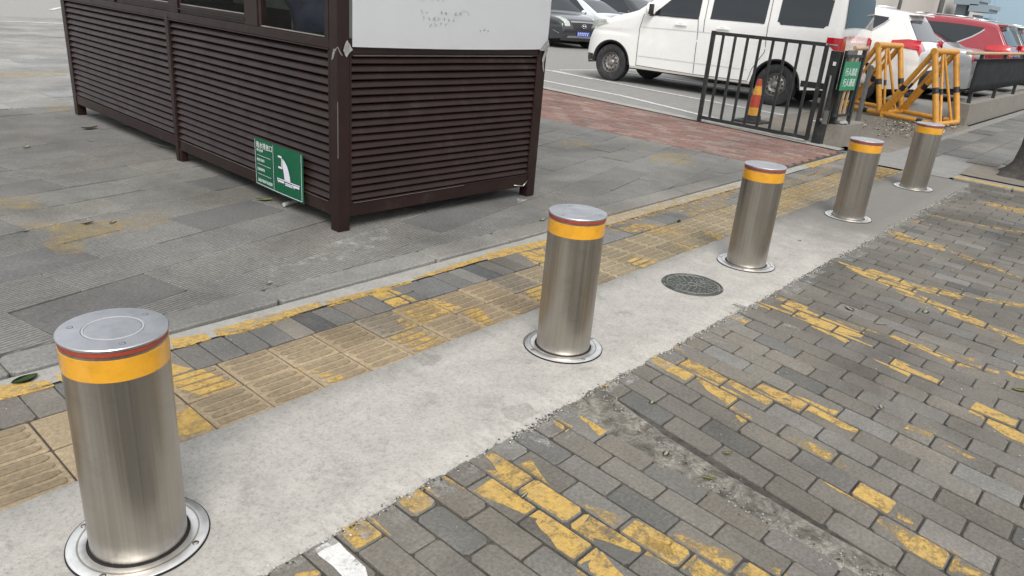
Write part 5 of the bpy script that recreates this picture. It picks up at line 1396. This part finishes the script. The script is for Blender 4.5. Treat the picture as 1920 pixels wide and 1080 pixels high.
for sg_ in sd2:
    for y in (1.82, 2.58):
        b = nb(); x = V.side(y+.1, 1.08); box(b, sg_*(x+0.012), sg_*(x+0.034), y, y+0.22, 1.068, 1.090); box(b, sg_*(x-0.01), sg_*(x+0.02), y+0.06, y+0.14, 1.095, 1.11)
        bmesh.ops.recalc_face_normals(b, faces=b.faces[:]); build('door_handle', b, 'carwhite', V.root, bevel=0.006)
    b = nb(); x = V.side(1.36, 1.28)
    bmesh.ops.create_icosphere(b, subdivisions=3, radius=1)
    for v in b.verts: v.co = Vector((sg_*(x+0.115)+v.co.x*0.085, 1.335+v.co.y*0.05, 1.29+v.co.z*0.105))
    mr_ = build('wing_mirror', b, 'carwhite', V.root, smooth=True)
    b = nb(); box(b, sg_*(x-0.02), sg_*(x+0.1), 1.335, 1.385, 1.175, 1.215); box(b, sg_*(x+0.05), sg_*(x+0.185), 1.36, 1.392, 1.20, 1.37); bmesh.ops.recalc_face_normals(b, faces=b.faces[:]); build('mirror_stalk', b, 'trimblack', mr_, bevel=0.01)
    # wheel arch lips
    for ya in V.ax:
        b = nb(); prev = None
        for k in range(33):
            a = math.pi*k/32; y = ya-0.402*math.cos(a); z = 0.322+0.396*math.sin(a)
            if z < 0.30: continue
            x = V.side(y, z); d = Vector((0, -math.cos(a), math.sin(a)))
            cur = [b.verts.new((sg_*(x+0.006), y, z)), b.verts.new((sg_*(x+0.004), y-d.y*0.03, z-d.z*0.03)), b.verts.new((sg_*(x-0.18), y-d.y*0.03, z-d.z*0.03))]
            if prev: b.faces.new((prev[0], cur[0], cur[1], prev[1])); b.faces.new((prev[1], cur[1], cur[2], prev[2]))
            prev = cur
        build('arch_lip', b, 'trimblack', V.b, smooth=True)
    # lower sill and rear skirt
V.line('sill_trim', [(1.02, 0.30), (3.28, 0.30)], 0.035, 'wallcream', sd2)
V.panel('rear_skirt', 4.10, 4.54, 0.355, 0.445, 'trimblack', sd2, off=0.006)
V.panel('front_skirt', 0.02, 0.20, 0.33, 0.44, 'trimblack', sd2, off=0.008)
V.panel('headlight', 0.06, 0.50, lambda y: 0.86+(y-0.06)*0.30, lambda y: 1.03-(0.06 if y > .44 else 0)+max(-0.17, (y-0.2)*0.1) if y > 0.12 else 0.90, 'lampclear', sd2, off=0.008)
V.panel('tail_light', 4.36, 4.572, lambda y: 1.03-(y-4.36)*0.8, 1.105, 'lampred', sd2, off=0.007)
V.top('windscreen', V.at(1.27, 0), V.at(1.80, 0), -0.86, 0.86, 'carglass')
V.top('grille', V.at(0.62, 0), V.at(0.80, 0), -0.45, 0.45, 'trimblack')
V.top('rear_screen', V.at(1.24, 1), V.at(1.74, 1), -0.86, 0.86, 'carglass', off=0.01)
for a, c in ((0.70, 0.99), (-0.99, -0.70)): V.top('tail_light', V.at(0.86, 1), V.at(1.10, 1), a, c, 'lampred', off=0.010)
V.top('rear_bumper', V.at(0.43, 1), V.at(0.58, 1), -0.95, 0.95, 'carwhite', off=0.05)
b = nb(); box(b, 0.30, 0.55, 4.575, 4.585, 1.115, 1.155); build('badge', b, 'chrome', V.root, bevel=0.004)
plate(V, 4.60, 0.80, 1, 1)
V.place((11.98, 7.07, 0.012), math.pi+0.041); 
tag(V.root, 'large white minivan with steel wheels parked side-on behind the open black gate', 'van')

def saloon(name, mat, label, loc, head, kind='suv', wheels_steel=False, rim='chrome', scale=1.0):
    if kind == 'suv':
        P = [(0.06, 0.32), (0.0, 0.45), (0.02, 0.70), (0.12, 0.86), (0.45, 0.98), (1.05, 1.07), (1.25, 1.14), (1.75, 1.47), (2.05, 1.59), (2.6, 1.655), (3.4, 1.64), (3.95, 1.585), (4.12, 1.54), (4.22, 1.42), (4.43, 1.12), (4.52, 0.98), (4.55, 0.72), (4.60, 0.58), (4.56, 0.38)]
        c = Car(name, P, 1.82, lambda y: 0.99+0.05*y/4.5, 1.66, (0.90, 3.60), 0.345, tum=0.26, er=0.10, sill=0.30, tuck=0.06, archr=0.41, nose=0.6, tail=0.45)
        c.body(mat); c.wheels(rim, 0.2, wheels_steel, 0.66)
        c.panel('side_glass', 1.55, 3.88, lambda y: min(1.045+0.02*(y-1.5)+0.62*max(0, y-3.15)**2, 1.455), lambda y: min(1.10+(y-1.55)*0.80, 1.53-0.012*(y-2.6)**2*2 if y < 3.4 else 1.515-(y-3.4)*0.08), 'carglass', sd2, n=40)
        c.line('window_trim', [(1.5, 1.035), (2.6, 1.058), (3.15, 1.07), (3.45, 1.125), (3.70, 1.265), (3.84, 1.375), (3.90, 1.44)], 0.030, 'chrome', sd2, off=0.007)
        for y in (2.42, 3.36):
            c.line('seam', [(y, 1.0), (y+0.02, 0.7), (y-0.02, 0.36)], 0.008, 'trimblack', sd2)
        for y in (2.12, 3.05): c.line('door_handle', [(y, 0.93), (y+0.20, 0.935)], 0.028, 'chrome', sd2, off=0.02)
        c.line('sill_trim', [(1.32, 0.34), (3.18, 0.34)], 0.07, 'trimblack', sd2, off=0.006)
        c.top('windscreen', c.at(1.15, 0), c.at(1.50, 0), -0.84, 0.84, 'carglass')
        c.top('rear_screen', c.at(1.10, 1), c.at(1.44, 1), -0.80, 0.80, 'carglass', off=0.008)
        b = nb(); box(b, -0.56, 0.56, 4.02, 4.30, 1.535, 1.565); build('spoiler', b, mat, c.root, bevel=0.012)
        c.panel('tail_light', 4.05, 4.50, lambda y: 0.99+(4.5-y)*0.10, lambda y: 1.12-(y-4.05)*0.05+0.05*min(1, (y-4.05)*4), 'lampred', sd2, off=0.008)
        for a, d in ((0.60, 0.99), (-0.99, -0.60)): c.top('tail_light', c.at(0.97, 1), c.at(1.08, 1), a, d, 'lampred', off=0.012)
        c.top('rear_bumper', c.at(0.40, 1), c.at(0.62, 1), -0.90, 0.90, 'trimblack', off=0.012)
        for a, d in ((0.62, 0.97), (-0.97, -0.62)): c.top('headlight', c.at(0.72, 0), c.at(0.86, 0), a, d, 'lampclear', off=0.008)
        c.top('grille', c.at(0.52, 0), c.at(0.80, 0), -0.5, 0.5, 'trimblack')
        for sg_ in sd2:
            b = nb(); tube(b, (sg_*0.60, 1.95, 1.635), (sg_*0.62, 2.6, 1.70), 0.014, 8); tube(b, (sg_*0.62, 2.6, 1.70), (sg_*0.61, 3.6, 1.665), 0.014, 8); build('roof_rail', b, 'chrome', c.root, smooth=True)
            b = nb(); bmesh.ops.create_icosphere(b, subdivisions=2, radius=1)
            for v in b.verts: v.co = Vector((sg_*(c.side(1.6, 1.1)+0.10)+v.co.x*0.09, 1.62+v.co.y*0.05, 1.10+v.co.z*0.065))
            build('wing_mirror', b, mat, c.root, smooth=True)
        plate(c, 4.555, 0.86, 1, 2)
    else:
        P = [(0.08, 0.26), (0.0, 0.36), (0.0, 0.56), (0.05, 0.71), (0.20, 0.80), (0.60, 0.88), (1.15, 0.94), (1.35, 1.0), (1.95, 1.32), (2.25, 1.42), (2.7, 1.46), (3.05, 1.44), (3.35, 1.37), (4.00, 1.11), (4.18, 1.05), (4.45, 1.03), (4.56, 0.96), (4.60, 0.70), (4.62, 0.50), (4.58, 0.34)]
        c = Car(name, P, 1.79, lambda y: 0.90+0.06*y/4.5, 1.46, (0.88, 3.55), 0.325, tum=0.28, er=0.085, sill=0.24, tuck=0.06, archr=0.375, nose=0.7, tail=0.5)
        c.body(mat); c.wheels(rim, 0.2, wheels_steel, 0.66)
        c.panel('side_glass', 1.72, 3.75, lambda y: 0.95+0.02*(y-1.7), lambda y: min(0.99+(y-1.72)*0.70, 1.375-0.05*(y-2.7)**2, 1.36-(y-3.2)*0.5), 'carglass', sd2, n=40)
        for y in (2.50, 3.40): c.line('seam', [(y, 0.94), (y+0.02, 0.6), (y-0.02, 0.30)], 0.008, 'trimblack', sd2)
        for y in (2.2, 3.08): c.line('door_handle', [(y, 0.84), (y+0.18, 0.845)], 0.026, 'chrome', sd2, off=0.02)
        c.top('windscreen', c.at(1.01, 0), c.at(1.36, 0), -0.86, 0.86, 'carglass')
        c.top('rear_screen', c.at(1.12, 1), c.at(1.37, 1), -0.80, 0.80, 'carglass', off=0.006)
        for a, d in ((0.60, 0.99), (-0.99, -0.60)):
            c.top('tail_light', c.at(0.82, 1), c.at(0.95, 1), a, d, 'lampred', off=0.010)
            c.top('headlight', c.at(0.62, 0), c.at(0.72, 0)+12, a*0.85, d, 'lampclear', off=0.008)
        c.top('grille', c.at(0.52, 0), c.at(0.70, 0), -0.42, 0.42, 'trimblack', off=0.006, xf0=-0.5, xf1=0.5)
        c.top('grille_trim', c.at(0.70, 0), c.at(0.715, 0)+1, -0.52, 0.52, 'chrome', off=0.012)
        c.top('lower_trim', c.at(0.30, 0), c.at(0.34, 0), -0.75, 0.75, 'chrome', off=0.012)
        for sg_ in sd2:
            c.line('fog_trim', [(0.10, 0.42), (0.32, 0.50)], 0.018, 'chrome', (sg_,), off=0.008)
            b = nb(); bmesh.ops.create_icosphere(b, subdivisions=2, radius=1)
            for v in b.verts: v.co = Vector((sg_*(c.side(1.75, 1.0)+0.10)+v.co.x*0.10, 1.78+v.co.y*0.06, 1.00+v.co.z*0.065))
            build('wing_mirror', b, mat, c.root, smooth=True)
        plate(c, 4.625, 0.62, 1, 0)
    c.place(loc, head); tag(c.root, label, 'car', 'cars standing in the car park'); return c
# parked beyond the van, all nose away to the left of the picture
saloon('parked_car', 'carwhite', 'white hatchback SUV with red tail lamps parked right behind the white van', (14.45, 6.52, 0.012), math.pi+0.03, 'suv')
saloon('parked_car', 'carsilver', 'pale silver saloon between the white SUV and the red SUV', (17.35, 6.35, 0.012), math.pi+0.03, 'saloon')
saloon('parked_car', 'carred', 'dark red SUV with chrome window trim beyond the silver saloon', (19.85, 6.10, 0.012), math.pi+0.03, 'suv')
saloon('parked_car', 'cargrey', 'dark grey SUV half hidden behind the red SUV', (23.0, 6.25, 0.012), math.pi+0.03, 'suv')
saloon('parked_car', 'carwhiteblue', 'white SUV farthest right, only its roof showing above the grey one', (27.6, 6.2, 0.012), math.pi+0.03, 'suv')
bk = saloon('parked_car', 'carblack', 'black saloon facing the camera with chrome grille bar, right of the kiosk edge', (17.85, 12.05, 0.012), -0.33, 'saloon')
b = nb()
for k in range(28):
    a0, a1 = 2*math.pi*k/28, 2*math.pi*(k+1)/28
    tube(b, (0.085*math.cos(a0), -0.030, 0.640+0.048*math.sin(a0)), (0.085*math.cos(a1), -0.030, 0.640+0.048*math.sin(a1)), 0.008, 6)
for s_ in (-1, 1): tube(b, (s_*0.042-0.016, -0.032, 0.603), (s_*0.042+0.016, -0.032, 0.677), 0.011, 8)
tube(b, (-0.045, -0.032, 0.633), (0.045, -0.032, 0.647), 0.009, 8)
build('emblem', b, 'chrome', bk.root)
b = nb(); box(b, -0.22, 0.22, -0.035, -0.022, 0.36, 0.49); o = build('number_plate', b, 'plateblue', bk.root)
b = nb()
for c_ in range(6): box(b, -0.19+0.066*c_, -0.175+0.066*c_, -0.037, -0.034, 0.38, 0.47); box(b, -0.19+0.066*c_, -0.15+0.066*c_, -0.037, -0.034, 0.45, 0.465)
build('plate_characters', b, 'signwhite', o)
saloon('parked_car', 'carwhiteblue', 'white saloon parked beside the black one, its bonnet showing above the van nose', (20.75, 11.75, 0.012), 0.10, 'saloon')
saloon('parked_car', 'carblack', 'dark car farther back behind the white saloon, above the van bonnet', (23.6, 12.1, 0.012), 0.08, 'suv')

# ------------------------------------------------------------------ background buildings
def at(px, z, d, py=None):
    pass
bl = empty('cream_building', (46, 0, 0)); tag(bl, 'cream rendered building with a red tiled band, far behind the red SUV', 'building')
b = nb(); box(b, 0, 10, 9.6, 19, 0, 5.2); build('wall', b, 'wallcream', bl)
b = nb(); box(b, -0.10, 0, 9.55, 19, 1.2, 1.92); box(b, -0.16, 0, 9.55, 19, 1.92, 2.02); build('tile_band', b, 'wallredtile', bl)
b = nb(); box(b, -0.3, 10.3, 9.4, 19.2, 5.2, 5.5); build('roof', b, 'wallbluegrey', bl)
for k in range(1):
    b = nb(); box(b, -0.05, 0.02, 13+8*k, 15+8*k, 2.6, 4.2); f_ = build('window', b, 'trimblack', bl); b = nb(); box(b, -0.07, -0.05, 13.1+8*k, 14.9+8*k, 2.7, 4.1); build('pane', b, 'carglass', f_)
b = nb(); tube(b, (0, 0, 0), (0, 0, 7), 0.09, 14); p2_ = empty('street_pole', (45.3, 11.5, 0)); build('pole', b, 'greypole', p2_); b = nb(); tube(b, (0, 0, 6.9), (-1.4, 0, 7.1), 0.04, 10); build('arm', b, 'greypole', p2_); tag(p2_, 'thin grey pole in front of the cream building', 'pole')
b = nb(); tube(b, (0, 0, 0), (0, 0, 7), 0.13, 14); p3_ = empty('corner_pole', (45.2, 9.45, 0)); build('pole', b, 'greypole', p3_); b = nb(); lathe(b, [(0.2, 0), (0.2, 0.3), (0.13, 0.35)], 14); build('base', b, 'greypole', p3_); tag(p3_, 'thicker grey pole at the end of the cream building', 'pole')
bl = empty('grey_gatehouse', (47, 0, 0)); tag(bl, 'blue grey porch with stepped flat roofs beside the cream building', 'building')
b = nb(); box(b, 0, 1, 8.65, 9.15, 0, 2.75); box(b, 0, 1, 7.95, 8.25, 0, 2.3); build('pillar', b, 'wallbluegrey', bl)
b = nb(); box(b, 1, 1.3, 7.3, 9.3, 0, 2.2); build('wall', b, 'wallblue', bl)
for (y0_, y1_, z0_, z1_) in ((8.0, 9.2, 2.75, 2.95), (7.9, 9.2, 2.95, 3.12), (7.45, 8.4, 2.45, 2.60), (7.35, 8.4, 2.60, 2.80)):
    b = nb(); box(b, -0.6, 1.6, y0_, y1_, z0_, z1_); build('roof_slab', b, 'wallbluegrey', bl)
b = nb(); box(b, 0, 0.4, -40, 12.0, 0, 7.5); wb = empty('blue_hoarding', (56, 0, 0)); build('panel', b, 'wallblue', wb); 
b = nb(); 
for k in range(17): box(b, -0.02, 0, -39+3*k, -38.9+3*k, 0, 7.5)
build('rib', b, 'wallblue', wb); tag(wb, 'tall pale blue hoarding at the far right behind the cars', 'hoarding')
b = nb(); box(b, 0, 0.3, -30, 6.6, 0, 1.62); rw = empty('far_wall', (50, 0, 0)); build('wall', b, 'wallcream', rw); b = nb(); box(b, -0.1, 0.4, -30, 6.65, 1.62, 1.92); build('coping', b, 'wallredtile', rw); tag(rw, 'cream boundary wall with red tile coping under the blue hoarding at the far right', 'wall')

# ------------------------------------------------------------------ tree at the right edge
tr = empty('street_tree', (8.62, -0.70, 0.02)); tag(tr, 'dark street tree trunk rising from its dirt pit at the right edge', 'tree')
b = nb(); rings = []
H_ = [(0.0, 0.34), (0.05, 0.29), (0.14, 0.245), (0.3, 0.215), (0.7, 0.195), (1.4, 0.18), (2.4, 0.16), (3.2, 0.15)]
for z, r in H_:
    rg = []
    for i in range(40):
        a = 2*math.pi*i/40; rr = r*(1+0.10*mnoise.noise(Vector((math.cos(a)*2.4, math.sin(a)*2.4, z*1.1)))+0.05*mnoise.noise(Vector((math.cos(a)*9, math.sin(a)*9, z*2)))+(0.22*max(0, math.cos(a*5+1))*max(0, 1-z/0.15) if z < 0.15 else 0))
        rg.append(b.verts.new((rr*math.cos(a)+z*0.02, rr*math.sin(a)+0.03*math.sin(z), z)))
    rings.append(rg)
for r0, r1 in zip(rings[:-1], rings[1:]):
    for i in range(40): b.faces.new((r0[i], r0[(i+1) % 40], r1[(i+1) % 40], r1[i])).smooth = True
bmesh.ops.subdivide_edges(b, edges=[e for e in b.edges if abs(e.verts[0].co.z-e.verts[1].co.z) > 0.02], cuts=3)
build('trunk', b, 'bark', tr, smooth=True)
b = nb(); tips = []
rnd = random.Random(5)
for k in range(7):
    a = k*0.9+rnd.random()*0.4; p = Vector((0.06, 0.02, 2.9+0.05*k)); d = Vector((math.cos(a)*0.6, math.sin(a)*0.6, 0.8)).normalized(); r = 0.08
    for s_ in range(4):
        q = p+d*0.62; tube(b, p, q, r, 10, r*0.7, caps=False); p = q; r *= 0.7; d = (d+Vector((rnd.uniform(-.3, .3), rnd.uniform(-.3, .3), 0.15))).normalized(); tips.append(p)
build('limbs', b, 'bark', tr, smooth=True)
b = nb()
for k in range(5200):
    c = rnd.choice(tips)+Vector((rnd.gauss(0, 0.42), rnd.gauss(0, 0.42), rnd.gauss(0.15, 0.32)))
    q = Matrix.Translation(c) @ Matrix.Rotation(rnd.uniform(0, 6.28), 4, 'Z') @ Matrix.Rotation(rnd.uniform(-1, 1), 4, 'X')
    l, w = rnd.uniform(0.05, 0.09), rnd.uniform(0.02, 0.035)
    b.faces.new([b.verts.new(q @ Vector(v)) for v in ((-l, 0, 0), (0, -w, 0.01), (l, 0, 0), (0, w, 0.01))])
build('crown', b, 'leafgreen', tr)

# ------------------------------------------------------------------ fallen leaves
def leaf(x, y, z, l, w, rz, mat, label, curl=0.3, tilt=0.0, group=None):
    b = nb(); n = 8; rows = []
    for i in range(n+1):
        t = i/n; u = (t-0.5)*l; ww = w*0.5*math.sin(math.pi*min(1, max(0.0, t*0.96+0.02)))**0.8
        h = curl*l*0.12*(2*t-1)**2
        rows.append([b.verts.new((u, s_*ww, h+abs(s_)*curl*w*0.1+0.001)) for s_ in (-1, 0, 1)])
    for r0, r1 in zip(rows[:-1], rows[1:]):
        for j in range(2): b.faces.new((r0[j], r1[j], r1[j+1], r0[j+1])).smooth = True
    bmesh.ops.solidify(b, geom=b.faces[:], thickness=0.0006)
    o = build('fallen_leaf', b, mat); o.location = (x, y, z); o.rotation_euler = (tilt, 0, rz)
    tag(o, label, 'leaf', group or 'leaves fallen on the paving'); return o
L_ = [
 (0.055, 1.00, 0.006, 0.085, 0.050, 0.2, 'leafgreen', 'broad dull green leaf on the yellow kerb, left of the nearest bollard', 0.25),
 (1.84, 2.49, 0.018, 0.10, 0.045, -0.5, 'leafyellow', 'crumpled yellow green leaf against the kiosk below the green drain sign', 0.8),
 (1.323, -0.868, 0.006, 0.050, 0.016, -1.1, 'leafyellow', 'narrow pale green leaf lying on the cement joint among the bricks', 0.5),
 (1.340, -0.708, 0.006, 0.034, 0.020, 0.2, 'leafpale', 'small round pale leaf at the upper end of the cement joint', 0.15),
 (1.50, -0.842, 0.003, 0.036, 0.016, -0.7, 'leafyellow', 'curled yellow leaf on a grey brick right of the cement joint', 1.0),
 (1.591, -0.499, 0.003, 0.026, 0.020, 0.3, 'leafpale', 'tiny round white leaf on the bricks near the concrete edge', 0.2),
 (0.842, -0.539, 0.004, 0.034, 0.013, 0.1, 'leafpale', 'pale sliver of leaf on the joint between the yellow painted bricks', 0.1),
 (3.192, -0.662, 0.003, 0.060, 0.034, 1.0, 'leafpale', 'oval white leaf on the far bricks beside the long yellow stripe', 0.1),
 (3.486, -0.941, 0.003, 0.060, 0.030, 0.0, 'leafpale', 'white leaf on the dark bricks nearer the right frame edge', 0.2),
 (3.113, -0.835, 0.003, 0.070, 0.014, -0.9, 'leafpale', 'thin pale twig-like leaf beside a yellow stripe on the bricks', 0.4),
 (2.862, -1.453, 0.003, 0.060, 0.030, -1.0, 'leafyellow', 'green leaf cut by the right edge of the frame', 0.3),
 (1.122, 1.26, 0.018, 0.040, 0.018, 0.5, 'leafpale', 'small curled white leaf on the slab edge above the yellow kerb line', 1.1),
 (0.945, 2.52, 0.016, 0.065, 0.022, 0.7, 'leafpale', 'white elongated leaf on the slabs left of the kiosk', 0.1),
 (0.83, 2.56, 0.016, 0.070, 0.022, 0.1, 'leafdark', 'dark shrivelled leaf beside the white elongated one', 0.9),
 (0.55, 2.60, 0.016, 0.03, 0.02, 0.1, 'leafpale', 'tiny pale flake on the faded yellow patch left of the kiosk', 0.3),
 (1.80, 5.12, 0.018, 0.13, 0.07, 0.1, 'leafdark', 'brown crumpled leaf near the far foot of the kiosk', 0.8),
 (1.17, 4.60, 0.018, 0.07, 0.035, 0.6, 'leafpale', 'white scrap of leaf on the slabs far left', 0.9),
 (1.63, 4.64, 0.018, 0.05, 0.02, 0.3, 'leafpale', 'small pale leaf on the slabs between the brown leaf and the kiosk side', 0.5),
 (3.02, 1.205, 0.020, 0.06, 0.03, 0.1, 'leafpale', 'pale leaf on the granite edge behind the second bollard', 0.5),
 (3.83, 0.685, 0.006, 0.055, 0.025, 0.3, 'leafdark', 'dark shrivelled leaf on the tactile paving by the third bollard', 0.9),
 (2.243, -1.099, 0.003, 0.035, 0.018, 0.5, 'leafpale', 'small white leaf fragment on the dark bricks in the right middle', 0.4),
 (4.15, -0.02, 0.006, 0.03, 0.018, 0.4, 'leafpale', 'small white fragment on the concrete right of the round cover', 0.4),
 (8.5, 2.0, 0.030, 0.05, 0.03, 0.4, 'leafpale', 'pale scrap on the concrete edge below the gate', 0.3),
 (7.9, 2.6, 0.020, 0.06, 0.03, 0.9, 'leafpale', 'pale scrap of leaf on the red brick band left of the gate foot', 0.3),
]
for t in L_: leaf(*t[:8], curl=t[8])
# crumbs of cement broken off along the ragged edge, and grit: too many to count
b = nb(); rnd = random.Random(9)
def crumb(x, y, r, z, mi):
    q = Matrix.Translation((x, y, z)) @ Matrix.Rotation(rnd.uniform(0, 6), 4, 'Z'); vs = [b.verts.new(q @ Vector(v)) for v in ((-r, 0, 0), (0, -r*rnd.uniform(.5, .9), 0), (r, 0.2*r, 0), (0, r*rnd.uniform(.5, .9), 0), (0, 0, r*0.8))]
    for i in range(4): b.faces.new((vs[i], vs[(i+1) % 4], vs[4])).material_index = mi
for k in range(1100):
    x = rnd.uniform(-0.5, 6.5); y = rnd.choice((rnd.uniform(-2.2, -0.28), rnd.uniform(1.25, 5), rnd.uniform(0.35, 1.05)))
    if 1.75 < x < 3.6 and y > 1.6: continue
    crumb(x, y, rnd.uniform(0.001, 0.0030)*(1+(x > 2)*0.6), 0.015 if y > 1.22 else 0.002, rnd.choice((0, 0, 1)))
for k in range(5200):
    x = rnd.uniform(-0.3, 7.5); s_ = mnoise.noise(Vector((x*3, 1, 1)))
    if rnd.random() > 0.45+s_: continue
    y = -0.312+rnd.gauss(0, 0.011); crumb(x, y, rnd.uniform(0.0012, 0.0052), rnd.uniform(0.002, 0.006), rnd.choice((0, 0, 1, 2)))
for k in range(420):
    t = rnd.random(); y = -0.35-1.3*t; x = 1.50-0.20*min(1, t*2)-0.04*t+rnd.gauss(0, 0.02); crumb(x, y, rnd.uniform(0.0015, 0.005), 0.0, rnd.choice((0, 0, 3, 2)))
tag(build('grit', b, ['kerbconcrete', 'cementcrumb', 'bandblack', 'grime']), 'cement crumbs and grit along the concrete edge and over the paving', 'grit', kind='stuff')
